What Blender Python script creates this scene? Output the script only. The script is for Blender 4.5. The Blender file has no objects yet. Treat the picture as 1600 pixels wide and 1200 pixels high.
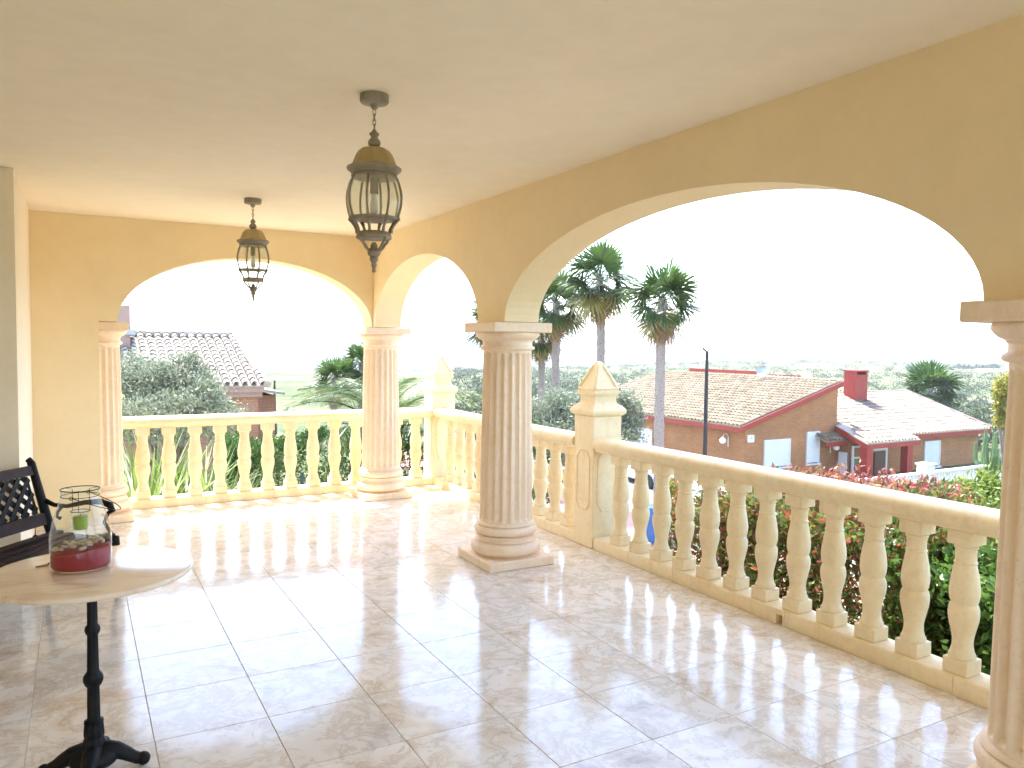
import bpy, math, random
import numpy as np
from mathutils import Vector, Matrix
R = math.radians
S = bpy.context.scene
# ------------------------------------------------------------------ camera
F, PITCH, YAW, ROLL, EYE = 1218.0, R(-2.87), R(29.2), R(0.65), 1.62
_cy, _sy, _cp, _sp = math.cos(YAW), math.sin(YAW), math.cos(PITCH), math.sin(PITCH)
FW = Vector((_sy*_cp, _cy*_cp, _sp)); RT0 = Vector((_cy, -_sy, 0)); UP0 = RT0.cross(FW)
RT = RT0*math.cos(ROLL)+UP0*math.sin(ROLL); UP = UP0*math.cos(ROLL)-RT0*math.sin(ROLL)
cd = bpy.data.cameras.new('camera'); cam = bpy.data.objects.new('camera', cd)
S.collection.objects.link(cam)
cd.sensor_width = 36; cd.lens = 36*F/1600; cd.clip_start = .05; cd.clip_end = 30000
cam.matrix_world = Matrix(((RT.x, UP.x, -FW.x, 0), (RT.y, UP.y, -FW.y, 0), (RT.z, UP.z, -FW.z, EYE), (0, 0, 0, 1)))
S.camera = cam
# ------------------------------------------------------------------ sky, sun, exposure
SUN = Vector((-0.055, 0.50, 1.0)).normalized()          # towards the sun
W = bpy.data.worlds.new('World'); S.world = W; W.use_nodes = True
wn = W.node_tree; bg = wn.nodes['Background']
sky = wn.nodes.new('ShaderNodeTexSky'); sky.sky_type = 'NISHITA'; sky.sun_disc = False
sky.sun_elevation = math.asin(SUN.z); sky.sun_rotation = math.atan2(SUN.x, SUN.y)
sky.dust_density = 1.5; sky.air_density = 1.0; sky.ozone_density = 1.0; sky.altitude = 100
wn.links.new(sky.outputs[0], bg.inputs[0]); bg.inputs[1].default_value = 0.15
sl = bpy.data.lights.new('sun', 'SUN'); sl.energy = 2.3; sl.angle = R(0.53); sl.color = (1, .97, .92)
so = bpy.data.objects.new('sun', sl); S.collection.objects.link(so)
so.rotation_euler = SUN.to_track_quat('Z', 'Y').to_euler(); so.location = (0, 20, 30)
vs = S.view_settings; vs.view_transform = 'Standard'; vs.look = 'None'; vs.gamma = 1; vs.use_curve_mapping = False
vs.exposure = 2.82
cy = S.cycles
cy.use_denoising = True; cy.max_bounces = 12; cy.diffuse_bounces = 9; cy.glossy_bounces = 4
cy.transmission_bounces = 8; cy.transparent_max_bounces = 24; cy.caustics_reflective = False; cy.caustics_refractive = False
cy.sample_clamp_indirect = 8; cy.use_adaptive_sampling = True; cy.adaptive_threshold = 0.03

# ------------------------------------------------------------------ pixel helpers (photo pixels -> points on a plane)
def ray(x, y): return FW+RT*((x-800)/F)-UP*((y-600)/F)
def onZ(x, y, z): d = ray(x, y); t = (z-EYE)/d.z; return Vector((d.x*t, d.y*t, z))
def onX(x, y, X): d = ray(x, y); t = X/d.x; return Vector((X, d.y*t, EYE+d.z*t))
def onY(x, y, Y): d = ray(x, y); t = Y/d.y; return Vector((d.x*t, Y, EYE+d.z*t))

# ------------------------------------------------------------------ object helpers
def link(o): S.collection.objects.link(o); return o
def tag(o, label=None, cat=None, group=None, kind=None):
    if label: o['label'] = label
    if cat: o['category'] = cat
    if group: o['group'] = group
    if kind: o['kind'] = kind
    return o
def empty(name, loc, label, cat, group=None, rz=0):
    o = bpy.data.objects.new(name, None); o.empty_display_size = .1; o.location = loc; o.rotation_euler = (0, 0, rz)
    link(o); return tag(o, label, cat, group)
def mesh(name, v, f, smooth=False, ang=None):
    m = bpy.data.meshes.new(name); m.from_pydata([tuple(p) for p in v], [], f); m.update()
    if smooth:
        m.polygons.foreach_set('use_smooth', [True]*len(m.polygons))
        m.set_sharp_from_angle(angle=R(ang or 40))
    return m
def ob(name, m, mat, parent=None, loc=(0, 0, 0), rot=(0, 0, 0), scale=(1, 1, 1)):
    if mat is not None:
        if not m.materials: m.materials.append(mat)
    o = bpy.data.objects.new(name, m); o.location = loc; o.rotation_euler = rot; o.scale = scale
    link(o)
    if parent: o.parent = parent
    return o
class G:
    """collects verts and faces of one mesh"""
    def __init__(s): s.v = []; s.f = []
    def add(s, v, f): n = len(s.v); s.v += [Vector(p) for p in v]; s.f += [tuple(i+n for i in q) for q in f]; return s
    def box(s, x0, x1, y0, y1, z0, z1, b=0.0, M=None):
        if b <= 0:
            v = [(x, y, z) for z in (z0, z1) for y in (y0, y1) for x in (x0, x1)]
            f = [(0, 2, 3, 1), (4, 5, 7, 6), (0, 1, 5, 4), (2, 6, 7, 3), (0, 4, 6, 2), (1, 3, 7, 5)]
        else:
            v = []
            cx, cy_, cz = (x0+x1)/2, (y0+y1)/2, (z0+z1)/2; hx, hy, hz = (x1-x0)/2, (y1-y0)/2, (z1-z0)/2
            idx = {}
            for sx in (-1, 1):
                for sy in (-1, 1):
                    for sz in (-1, 1):
                        for a in range(3):
                            h = [hx-b, hy-b, hz-b]; h[a] += b
                            idx[(sx, sy, sz, a)] = len(v); v.append((cx+sx*h[0], cy_+sy*h[1], cz+sz*h[2]))
            f = []
            for a in range(3):
                for s_ in (-1, 1):
                    o = [i for i in range(3) if i != a]; q = []
                    for (p, r) in ((-1, -1), (1, -1), (1, 1), (-1, 1)):
                        k = [0, 0, 0]; k[a] = s_; k[o[0]] = p; k[o[1]] = r; q.append(idx[(*k, a)])
                    flip = (s_ == -1) != (a == 1)
                    f.append(tuple(q[::-1] if flip else q))
            for a in range(3):
                o = [i for i in range(3) if i != a]
                for p in (-1, 1):
                    for r in (-1, 1):
                        k0 = [0, 0, 0]; k0[o[0]] = p; k0[o[1]] = r
                        k1 = list(k0); k0[a] = -1; k1[a] = 1
                        f.append((idx[(*k0, o[0])], idx[(*k1, o[0])], idx[(*k1, o[1])], idx[(*k0, o[1])]))
            for sx in (-1, 1):
                for sy in (-1, 1):
                    for sz in (-1, 1): f.append(tuple(idx[(sx, sy, sz, a)] for a in range(3)))
        if M is not None: v = [M @ Vector(p) for p in v]
        return s.add(v, f)
    def prism(s, poly, a0, a1, axis='x'):
        """extrude a 2D polygon: axis x -> poly is (y,z); axis y -> (x,z); axis z -> (x,y)"""
        mk = {'x': lambda p, a: (a, p[0], p[1]), 'y': lambda p, a: (p[0], a, p[1]), 'z': lambda p, a: (p[0], p[1], a)}[axis]
        n = len(poly); v = [mk(p, a0) for p in poly]+[mk(p, a1) for p in poly]
        f = [tuple(range(n)), tuple(range(2*n-1, n-1, -1))]+[(i, i+n, (i+1) % n+n, (i+1) % n) for i in range(n)]
        return s.add(v, f)
    def lathe(s, prof, n=24, c=(0, 0), cap=True, a0=0, a1=2*math.pi):
        full = abs(a1-a0-2*math.pi) < 1e-6; m = n if full else n+1
        v = []; f = []
        for r, z in prof:
            for i in range(m):
                a = a0+(a1-a0)*i/n; v.append((c[0]+r*math.cos(a), c[1]+r*math.sin(a), z))
        for k in range(len(prof)-1):
            for i in range(n):
                j = (i+1) % m if full else i+1
                f.append((k*m+i, k*m+j, (k+1)*m+j, (k+1)*m+i))
        if cap and full:
            f.append(tuple(range(m))[::-1]); f.append(tuple((len(prof)-1)*m+i for i in range(m)))
        return s.add(v, f)
    def tube(s, pts, r, n=6, cap=True):
        pts = [Vector(p) for p in pts]; rr = r if hasattr(r, '__len__') else [r]*len(pts)
        v = []; f = []; u = None
        for i, p in enumerate(pts):
            t = (pts[min(i+1, len(pts)-1)]-pts[max(i-1, 0)])
            t = t.normalized() if t.length > 1e-9 else Vector((0, 0, 1))
            if u is None: u = t.orthogonal().normalized()
            u = (u-t*u.dot(t)); u = u.normalized() if u.length > 1e-6 else t.orthogonal().normalized()
            w = t.cross(u)
            for k in range(n):
                a = 2*math.pi*k/n; v.append(p+(u*math.cos(a)+w*math.sin(a))*rr[i])
        for i in range(len(pts)-1):
            for k in range(n):
                j = (k+1) % n; f.append((i*n+k, i*n+j, (i+1)*n+j, (i+1)*n+k))
        if cap: f.append(tuple(range(n))[::-1]); f.append(tuple((len(pts)-1)*n+k for k in range(n)))
        return s.add(v, f)
    def ball(s, c, r, n=12, m=8, sc=(1, 1, 1)):
        v = [(c[0]+r*sc[0]*math.sin(math.pi*j/m)*math.cos(2*math.pi*i/n), c[1]+r*sc[1]*math.sin(math.pi*j/m)*math.sin(2*math.pi*i/n), c[2]+r*sc[2]*math.cos(math.pi*j/m)) for j in range(m+1) for i in range(n)]
        f = [(j*n+i, (j+1)*n+i, (j+1)*n+(i+1) % n, j*n+(i+1) % n) for j in range(m) for i in range(n)]
        return s.add(v, f)
    def xf(s, M): s.v = [M @ p for p in s.v]; return s
    def mesh(s, name, smooth=False, ang=None): return mesh(name, s.v, s.f, smooth, ang)
    def ob(s, name, mat, parent=None, smooth=False, ang=None, **k): return ob(name, s.mesh(name, smooth, ang), mat, parent, **k)
def fastmesh(name, V, quads):
    """numpy verts (n,3) and faces (m,k)"""
    V = np.asarray(V, np.float32); Q = np.asarray(quads, np.int32); k = Q.shape[1]
    m = bpy.data.meshes.new(name); m.vertices.add(len(V)); m.vertices.foreach_set('co', V.ravel())
    m.loops.add(Q.size); m.loops.foreach_set('vertex_index', Q.ravel())
    m.polygons.add(len(Q)); m.polygons.foreach_set('loop_start', np.arange(0, Q.size, k, dtype=np.int32))
    m.update(calc_edges=True); return m

# ------------------------------------------------------------------ materials
def mat(name, base=(.5, .5, .5), rough=.6, metal=0, spec=.5):
    m = bpy.data.materials.new(name); m.use_nodes = True
    b = m.node_tree.nodes['Principled BSDF']
    b.inputs['Base Color'].default_value = (*base, 1); b.inputs['Roughness'].default_value = rough
    b.inputs['Metallic'].default_value = metal; b.inputs['Specular IOR Level'].default_value = spec
    return m, m.node_tree, b
def N(t, kind, **k):
    n = t.nodes.new('ShaderNode'+kind)
    for a, v in k.items(): setattr(n, a, v)
    return n
def noise(t, vec, scale, detail=4, rough=.55, dist=0):
    n = N(t, 'TexNoise'); n.inputs['Scale'].default_value = scale; n.inputs['Detail'].default_value = detail
    n.inputs['Roughness'].default_value = rough; n.inputs['Distortion'].default_value = dist
    if vec is not None: t.links.new(vec, n.inputs['Vector'])
    return n
def ramp(t, fac, stops):
    r = N(t, 'ValToRGB'); e = r.color_ramp.elements
    while len(e) < len(stops): e.new(.5)
    for q, (p, c) in zip(e, stops): q.position = p; q.color = (*c, 1) if len(c) == 3 else c
    t.links.new(fac, r.inputs[0]); return r
def mixc(t, fac, a, b, mode='MIX'):
    n = N(t, 'Mix', data_type='RGBA', blend_type=mode)
    for s, v in ((0, fac), (6, a), (7, b)):
        if hasattr(v, 'links') or hasattr(v, 'is_linked'): t.links.new(v, n.inputs[s])
        elif isinstance(v, (int, float)): n.inputs[s].default_value = v
        else: n.inputs[s].default_value = (*v, 1)
    return n.outputs[2]
def bump(t, b, h, strength=.2, dist=.01):
    n = N(t, 'Bump'); n.inputs['Strength'].default_value = strength; n.inputs['Distance'].default_value = dist
    t.links.new(h, n.inputs['Height']); t.links.new(n.outputs[0], b.inputs['Normal']); return n
def coord(t, which='Object'): return N(t, 'TexCoord').outputs[which]
def worldpos(t): return N(t, 'NewGeometry').outputs['Position']
def varied(name, c0, c1, scale=3, rough=.6, bumpd=.002, bscale=60, bs=.3, c2=None, spec=.5, world=True):
    m, t, b = mat(name, c0, rough, spec=spec)
    p = worldpos(t) if world else coord(t)
    n = noise(t, p, scale, 5, .6)
    st = [(.3, c0), (.7, c1)] if c2 is None else [(.25, c0), (.5, c1), (.78, c2)]
    r = ramp(t, n.outputs[0], st); t.links.new(r.outputs[0], b.inputs['Base Color'])
    n2 = noise(t, p, bscale, 4, .6); bump(t, b, n2.outputs[0], bs, bumpd)
    return m
M = {}
M['wall'] = varied('cream_stucco', (.86, .715, .455), (.875, .735, .48), 1.3, .85, .002, 90, .25, spec=.25)
M['ceil'] = varied('ceiling_plaster', (.89, .80, .62), (.90, .815, .64), .8, .9, .002, 70, .15, spec=.2)
M['jamb'] = varied('pale_plaster', (.87, .80, .66), (.88, .82, .69), .8, .9, .002, 70, .15, spec=.2)
def plaster(name, c0, c1):
    m, t, b = mat(name, c0, .88, spec=.22); p = worldpos(t)
    n = noise(t, p, .9, 6, .65, .3); r = ramp(t, n.outputs[0], [(.3, tuple(v*.955 for v in c0)), (.5, c0), (.7, c1)]); n3 = noise(t, p, 7, 5, .7); r3 = ramp(t, n3.outputs[0], [(.3, (.965, .96, .95)), (.6, (1, 1, 1))])
    t.links.new(mixc(t, 1, r.outputs[0], r3.outputs[0], 'MULTIPLY'), b.inputs['Base Color'])
    n2 = noise(t, p, 6, 8, .62); bump(t, b, n2.outputs[0], .35, .006); return m
M['wall'] = plaster('cream_stucco', (.88, .73, .465), (.90, .755, .495)); M['ceil'] = plaster('ceiling_plaster', (.91, .82, .63), (.92, .835, .655)); M['jamb'] = plaster('pale_plaster', (.885, .79, .63), (.895, .81, .66))
def stone(name, a, b_, c, rough=.62):
    m, t, b = mat(name, a, rough, spec=.35)
    p = worldpos(t); n = noise(t, p, 4.5, 6, .62); r = ramp(t, n.outputs[0], [(.28, c), (.5, a), (.75, b_)])
    n3 = noise(t, p, 26, 4, .7); r3 = ramp(t, n3.outputs[0], [(.36, (.86, .82, .76)), (.55, (1, 1, 1))])
    mp = N(t, 'Mapping'); mp.inputs['Scale'].default_value = (14, 14, 1.6); t.links.new(p, mp.inputs[0]); n5 = noise(t, mp.outputs[0], 1.0, 5, .65); r5 = ramp(t, n5.outputs[0], [(.34, (.83, .77, .68)), (.47, (1, 1, 1))])
    base = mixc(t, .28, r.outputs[0], r5.outputs[0], 'MULTIPLY')
    n6 = noise(t, p, 75, 3, .6); r6 = ramp(t, n6.outputs[0], [(.30, (.62, .54, .45)), (.36, (1, 1, 1))]); base = mixc(t, .35, base, r6.outputs[0], 'MULTIPLY')
    t.links.new(mixc(t, .35, base, r3.outputs[0], 'MULTIPLY'), b.inputs['Base Color'])
    n2 = noise(t, p, 140, 4, .65); bump(t, b, n2.outputs[0], .22, .0025); return m
M['col'] = stone('peach_cast_stone', (.885, .715, .525), (.905, .74, .56), (.85, .67, .475))
M['bal'] = stone('cream_cast_stone', (.86, .715, .455), (.88, .745, .50), (.81, .655, .395))
# floor tile: glazed, marbled beige
m, t, b = mat('marbled_floor_tile', (.7, .6, .48), .09, spec=.38)
p = worldpos(t); oi = N(t, 'ObjectInfo'); cmb = N(t, 'CombineXYZ')
mul = N(t, 'Math', operation='MULTIPLY'); t.links.new(oi.outputs['Random'], mul.inputs[0]); mul.inputs[1].default_value = 40
for i in (0, 1, 2): t.links.new(mul.outputs[0], cmb.inputs[i])
va = N(t, 'VectorMath', operation='ADD'); t.links.new(p, va.inputs[0]); t.links.new(cmb.outputs[0], va.inputs[1])
n1 = noise(t, va.outputs[0], 3.4, 6, .6, .35); r1 = ramp(t, n1.outputs[0], [(.28, (.52, .41, .29)), (.38, (.69, .59, .47)), (.48, (.79, .73, .64)), (.58, (.77, .73, .66)), (.68, (.64, .605, .555)), (.78, (.74, .70, .63))])
n2 = noise(t, va.outputs[0], 5.5, 9, .72, .5); r2 = ramp(t, n2.outputs[0], [(.42, (1, 1, 1)), (.475, (.82, .74, .64)), (.495, (.70, .61, .52)), (.53, (1, 1, 1))])
c = mixc(t, .7, r1.outputs[0], r2.outputs[0], 'MULTIPLY')
tone = N(t, 'MapRange'); tone.inputs['To Min'].default_value = .93; tone.inputs['To Max'].default_value = 1.02; t.links.new(oi.outputs['Random'], tone.inputs[0]); hv = N(t, 'HueSaturation'); hv.inputs['Saturation'].default_value = .86; t.links.new(c, hv.inputs['Color']); t.links.new(tone.outputs[0], hv.inputs['Value'])
t.links.new(hv.outputs[0], b.inputs['Base Color'])
n3 = noise(t, va.outputs[0], 55, 3, .6); r3 = ramp(t, n3.outputs[0], [(.3, (.08,)*3), (.75, (.14,)*3)]); t.links.new(r3.outputs[0], b.inputs['Roughness'])
n4 = noise(t, p, 3.2, 2, .5); bump(t, b, n4.outputs[0], .05, .02)
M['tile'] = m
M['grout'] = varied('floor_grout', (.62, .54, .45), (.68, .60, .51), 8, .9)
M['iron'] = varied('black_cast_iron', (.007, .0065, .007), (.012, .011, .011), 9, .55, .002, 80, .3, spec=.2)
M['dwood'] = varied('dark_stained_wood', (.022, .009, .006), (.042, .016, .01), 14, .5, .001, 60, .2, spec=.2)
M['lamp'] = varied('weathered_lantern_metal', (.23, .19, .135), (.31, .265, .195), 14, .55, .001, 90, .3, c2=(.14, .12, .09))
M['lampgold'] = varied('lantern_dome_paint', (.36, .265, .11), (.43, .33, .15), 12, .5, .001, 90, .3)
def glass(name, tint=(1, 1, 1), base=.05, edge=.75):
    m = bpy.data.materials.new(name); m.use_nodes = True; t = m.node_tree; t.nodes.clear()
    o = N(t, 'OutputMaterial'); mx = N(t, 'MixShader'); tr = N(t, 'BsdfTransparent'); g = N(t, 'BsdfGlossy'); lw = N(t, 'LayerWeight'); lw.inputs[0].default_value = .5
    pw = N(t, 'Math', operation='POWER'); pw.inputs[1].default_value = 4.5; ma = N(t, 'Math', operation='MULTIPLY_ADD'); ma.inputs[1].default_value = edge; ma.inputs[2].default_value = base
    t.links.new(lw.outputs['Facing'], pw.inputs[0]); t.links.new(pw.outputs[0], ma.inputs[0])
    tr.inputs[0].default_value = (*tint, 1); g.inputs['Roughness'].default_value = .03; g.inputs[0].default_value = (1, 1, 1, 1)
    t.links.new(ma.outputs[0], mx.inputs[0]); t.links.new(tr.outputs[0], mx.inputs[1]); t.links.new(g.outputs[0], mx.inputs[2]); t.links.new(mx.outputs[0], o.inputs[0]); return m
M['lglass'] = glass('lantern_glass', (.96, .96, .90), .05, .4)
_t = M['lglass'].node_tree; _o = [n for n in _t.nodes if n.type == 'OUTPUT_MATERIAL'][0]; _m0 = [n for n in _t.nodes if n.type == 'MIX_SHADER'][0]
_tl = N(_t, 'BsdfTranslucent'); _tl.inputs[0].default_value = (.9, .92, .82, 1); _df = N(_t, 'BsdfDiffuse'); _df.inputs[0].default_value = (.8, .82, .74, 1); _a = N(_t, 'MixShader'); _b = N(_t, 'MixShader'); _b.inputs[0].default_value = .22
_t.links.new(_tl.outputs[0], _a.inputs[1]); _t.links.new(_df.outputs[0], _a.inputs[2]); _t.links.new(_m0.outputs[0], _b.inputs[1]); _t.links.new(_a.outputs[0], _b.inputs[2]); _t.links.new(_b.outputs[0], _o.inputs[0])
M['jglass'] = glass('jar_glass', (.93, .96, .955), .06); M['wglass'] = glass('window_glass', (.3, .32, .34), .15)
# table marble
m, t, b = mat('pink_marble', (.75, .6, .45), .13, spec=.4)
p = coord(t); mp = N(t, 'Mapping'); mp.inputs['Scale'].default_value = (1.2, 5, 1); mp.inputs['Rotation'].default_value = (0, 0, .5); t.links.new(p, mp.inputs[0])
n1 = noise(t, mp.outputs[0], 3.5, 7, .6, .8); r1 = ramp(t, n1.outputs[0], [(.3, (.68, .50, .35)), (.45, (.80, .645, .49)), (.6, (.84, .72, .58)), (.75, (.77, .60, .445))])
t.links.new(r1.outputs[0], b.inputs['Base Color']); M['marble'] = m
M['redsand'] = varied('red_sand', (.26, .006, .02), (.34, .012, .03), 60, .9, .002, 300, .6)
M['shell'] = varied('dried_shells', (.5, .36, .2), (.62, .5, .34), 40, .6, .002, 120, .5, c2=(.3, .2, .1))
M['candle'], _, b = mat('green_candle', (.32, .46, .03), .5); b.inputs['Subsurface Weight'].default_value = .15
M['wire'] = mat('dark_wire', (.03, .024, .02), .5, .6)[0]
M['brass'] = mat('old_brass', (.45, .32, .14), .45, .6)[0]
# foliage
def leaf(name, cols, rough=.45, trans=.35, spec=.4):
    m, t, b = mat(name, cols[0], rough, spec=spec)
    g = N(t, 'NewGeometry'); n = len(cols)
    r = ramp(t, g.outputs['Random Per Island'], [((i+.5)/n, c) for i, c in enumerate(cols)])
    n1 = noise(t, worldpos(t), .9, 3); hsv = N(t, 'HueSaturation'); t.links.new(r.outputs[0], hsv.inputs['Color'])
    mr = N(t, 'MapRange'); mr.inputs['From Min'].default_value = .3; mr.inputs['From Max'].default_value = .7; mr.inputs['To Min'].default_value = .75; mr.inputs['To Max'].default_value = 1.25
    t.links.new(n1.outputs[0], mr.inputs[0]); t.links.new(mr.outputs[0], hsv.inputs['Value'])
    t.links.new(hsv.outputs[0], b.inputs['Base Color'])
    tl = N(t, 'BsdfTranslucent'); t.links.new(hsv.outputs[0], tl.inputs[0]); mx = N(t, 'MixShader'); mx.inputs[0].default_value = trans
    o = t.nodes['Material Output']; t.links.new(b.outputs[0], mx.inputs[1]); t.links.new(tl.outputs[0], mx.inputs[2]); t.links.new(mx.outputs[0], o.inputs[0])
    return m
M['olive'] = leaf('olive_leaves', [(.17, .20, .13), (.25, .28, .19), (.11, .14, .08), (.34, .36, .26)], .45)
M['photinia'] = leaf('red_tipped_leaves', [(.09, .16, .035), (.14, .21, .045), (.40, .08, .065), (.08, .14, .04), (.28, .21, .04), (.15, .22, .05), (.11, .19, .045), (.28, .10, .05)], .28, .5)
M['phottop'] = leaf('red_shoot_leaves', [(.46, .10, .10), (.40, .17, .06), (.52, .19, .18), (.40, .26, .07), (.50, .14, .14)], .35)
M['hedge'] = leaf('bright_green_leaves', [(.09, .17, .03), (.13, .23, .045), (.065, .14, .03), (.18, .28, .06)], .28, .5)
M['hedgeback'] = leaf('hedge_leaves', [(.045, .11, .02), (.07, .15, .025), (.035, .085, .02), (.10, .19, .03)], .4)
M['limeleaf'] = leaf('lime_leaves', [(.16, .22, .03), (.22, .26, .05), (.12, .17, .03)], .4)
M['yellowleaf'] = leaf('yellow_flowers', [(.45, .33, .03), (.3, .28, .05), (.14, .18, .04)], .4)
M['frond'] = leaf('fan_palm_fronds', [(.045, .08, .018), (.06, .10, .022), (.04, .065, .02)], .4, .3)
M['frondnew'] = leaf('young_fan_fronds', [(.075, .145, .024), (.095, .17, .028), (.05, .10, .024)], .38, .4)
M['frondyel'] = leaf('yellowing_fronds', [(.28, .24, .06), (.20, .19, .05)], .45, .3)
M['fronddead'] = leaf('dead_palm_skirt', [(.30, .20, .11), (.24, .16, .09)], .7, .2)
M['phoenix'] = leaf('feather_palm_fronds', [(.08, .13, .025), (.12, .17, .04), (.05, .09, .02), (.16, .2, .07)], .35, .35)
M['yucca'] = leaf('striped_blades', [(.16, .25, .06), (.24, .31, .10), (.10, .17, .04), (.50, .52, .34), (.2, .28, .07)], .3, .35)
M['scrubleaf'] = leaf('scrub_leaves', [(.06, .085, .035), (.09, .11, .05), (.045, .07, .03), (.12, .13, .06)], .6, .2)
M['pine'] = leaf('pine_needles', [(.03, .055, .025), (.045, .075, .03)], .6, .15)
M['bark'] = varied('grey_bark', (.16, .12, .09), (.25, .20, .16), 9, .9, .02, 30, .8)
M['palmtrunk'] = varied('palm_trunk', (.07, .056, .047), (.34, .29, .25), 16, .9, .04, 22, 1, c2=(.15, .125, .105))
# brick, roofs, paint
def brick(name, a, b_, mortar, k=1.0):
    m, t, b = mat(name, a, .85, spec=.2)
    tc = coord(t); sp = N(t, 'SeparateXYZ'); t.links.new(tc, sp.inputs[0]); ad = N(t, 'Math', operation='ADD'); t.links.new(sp.outputs[0], ad.inputs[0]); t.links.new(sp.outputs[1], ad.inputs[1])
    cm = N(t, 'CombineXYZ'); t.links.new(ad.outputs[0], cm.inputs[0]); t.links.new(sp.outputs[2], cm.inputs[1])
    bt = N(t, 'TexBrick'); t.links.new(cm.outputs[0], bt.inputs['Vector']); bt.inputs['Scale'].default_value = 1
    bt.inputs['Brick Width'].default_value = .25*k; bt.inputs['Row Height'].default_value = .065*k; bt.inputs['Mortar Size'].default_value = .006
    bt.inputs['Color1'].default_value = (*a, 1); bt.inputs['Color2'].default_value = (*b_, 1); bt.inputs['Mortar'].default_value = (*mortar, 1)
    n = noise(t, worldpos(t), 1.1, 4); r = ramp(t, n.outputs[0], [(.3, (.85, .85, .85)), (.7, (1.1, 1.08, 1.05))])
    t.links.new(mixc(t, 1, bt.outputs[0], r.outputs[0], 'MULTIPLY'), b.inputs['Base Color']); inv = N(t, 'Math', operation='SUBTRACT'); inv.inputs[0].default_value = 1; t.links.new(bt.outputs['Fac'], inv.inputs[1])
    bump(t, b, inv.outputs[0], .4, .01); return m
M['brick'] = brick('tan_brick', (.32, .135, .055), (.39, .175, .072), (.28, .18, .10))
M['brickred'] = brick('red_brown_brick', (.30, .14, .085), (.35, .17, .10), (.32, .22, .16))
def rooft(name, cols):
    m, t, b = mat(name, cols[0], .8, spec=.2); g = N(t, 'NewGeometry'); oi = N(t, 'ObjectInfo'); ad = N(t, 'Math', operation='ADD'); fr = N(t, 'Math', operation='FRACT')
    t.links.new(g.outputs['Random Per Island'], ad.inputs[0]); t.links.new(oi.outputs['Random'], ad.inputs[1]); t.links.new(ad.outputs[0], fr.inputs[0])
    r = ramp(t, fr.outputs[0], [((i+.5)/len(cols), c) for i, c in enumerate(cols)]); n = noise(t, worldpos(t), 12, 4); r2 = ramp(t, n.outputs[0], [(.3, (.8, .8, .8)), (.7, (1.1, 1.1, 1.1))])
    t.links.new(mixc(t, 1, r.outputs[0], r2.outputs[0], 'MULTIPLY'), b.inputs['Base Color']); return m
M['rtile'] = rooft('mixed_clay_tiles', [(.26, .21, .135), (.33, .275, .185), (.21, .15, .095), (.37, .315, .225), (.29, .235, .14)])
M['rtilepale'] = rooft('pale_clay_tiles', [(.30, .25, .20), (.36, .31, .26), (.25, .195, .155)])
M['rtilewhite'] = rooft('sunlit_white_clay_tiles', [(.42, .37, .31), (.48, .42, .36), (.35, .29, .24)])  # near roof: glare of full sun put into a whiter tile colour
M['redpaint'] = varied('oxide_red_paint', (.25, .020, .010), (.29, .027, .014), 3, .6)
M['white'] = varied('white_paint', (.60, .60, .62), (.66, .66, .66), 2, .5)
M['render'] = varied('white_render', (.62, .60, .56), (.70, .68, .64), 2, .8)
M['pinkrender'] = varied('pink_render', (.30, .20, .16), (.34, .235, .19), 2, .8)
M['shade_steel'] = mat('grey_steel', (.35, .36, .38), .4, .7)[0]
M['blackpole'] = mat('black_pole_paint', (.012, .012, .014), .4)[0]
M['greenpaint'] = mat('dark_green_paint', (.01, .05, .045), .5)[0]
M['blue'] = varied('blue_plastic', (.012, .10, .30), (.016, .12, .34), 4, .4)
M['rubber'] = mat('black_rubber', (.012, .012, .012), .8)[0]
M['dark'] = mat('dark_void', (.012, .012, .014), .6)[0]
M['door'] = mat('brown_door', (.11, .045, .03), .5)[0]
M['globe'] = mat('white_globe', (.82, .82, .82), .25)[0]
M['lens'] = mat('car_lamp_lens', (.6, .6, .62), .1)[0]
M['carwhite'], t, b = mat('white_car_paint', (.75, .75, .76), .25); b.inputs['Coat Weight'].default_value = .6
M['salmon'] = varied('salmon_paving', (.42, .20, .15), (.48, .25, .18), 2, .85, .003, 40, .4)
M['road'] = varied('pale_asphalt', (.20, .19, .18), (.26, .25, .23), 1.2, .9, .004, 60, .4)
M['kerb'] = varied('kerb_concrete', (.45, .44, .41), (.52, .50, .47), 3, .85)
M['bouncegravel'] = varied('bounce_gravel', (.42, .37, .30), (.50, .45, .37), 2, .95, .01, 30, .5, c2=(.34, .30, .22))  # pale gravel added to bounce daylight up to the porch ceiling
# distant ground: scrub, dry grass, pale terraces
m, t, b = mat('scrub_ground', (.2, .2, .1), .95, spec=.1)
p = worldpos(t); n1 = noise(t, p, .035, 6, .6); r1 = ramp(t, n1.outputs[0], [(.3, (.05, .075, .03)), (.45, (.09, .11, .045)), (.56, (.16, .15, .08)), (.7, (.26, .22, .14))])
n2 = noise(t, p, .35, 5, .7); r2 = ramp(t, n2.outputs[0], [(.38, (.42, .5, .36)), (.52, (1, 1, 1))])
t.links.new(mixc(t, .8, r1.outputs[0], r2.outputs[0], 'MULTIPLY'), b.inputs['Base Color']); M['scrub'] = m

# ================================================================== THE TERRACE
WX, WXO = 2.655, 2.935           # inner / outer face of the side arcade
WY, WYO = 7.680, 7.955           # inner / outer face of the end arcade
CEIL, SPR, RISE = 2.695, 1.785, 0.62
LX = -0.31
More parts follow.
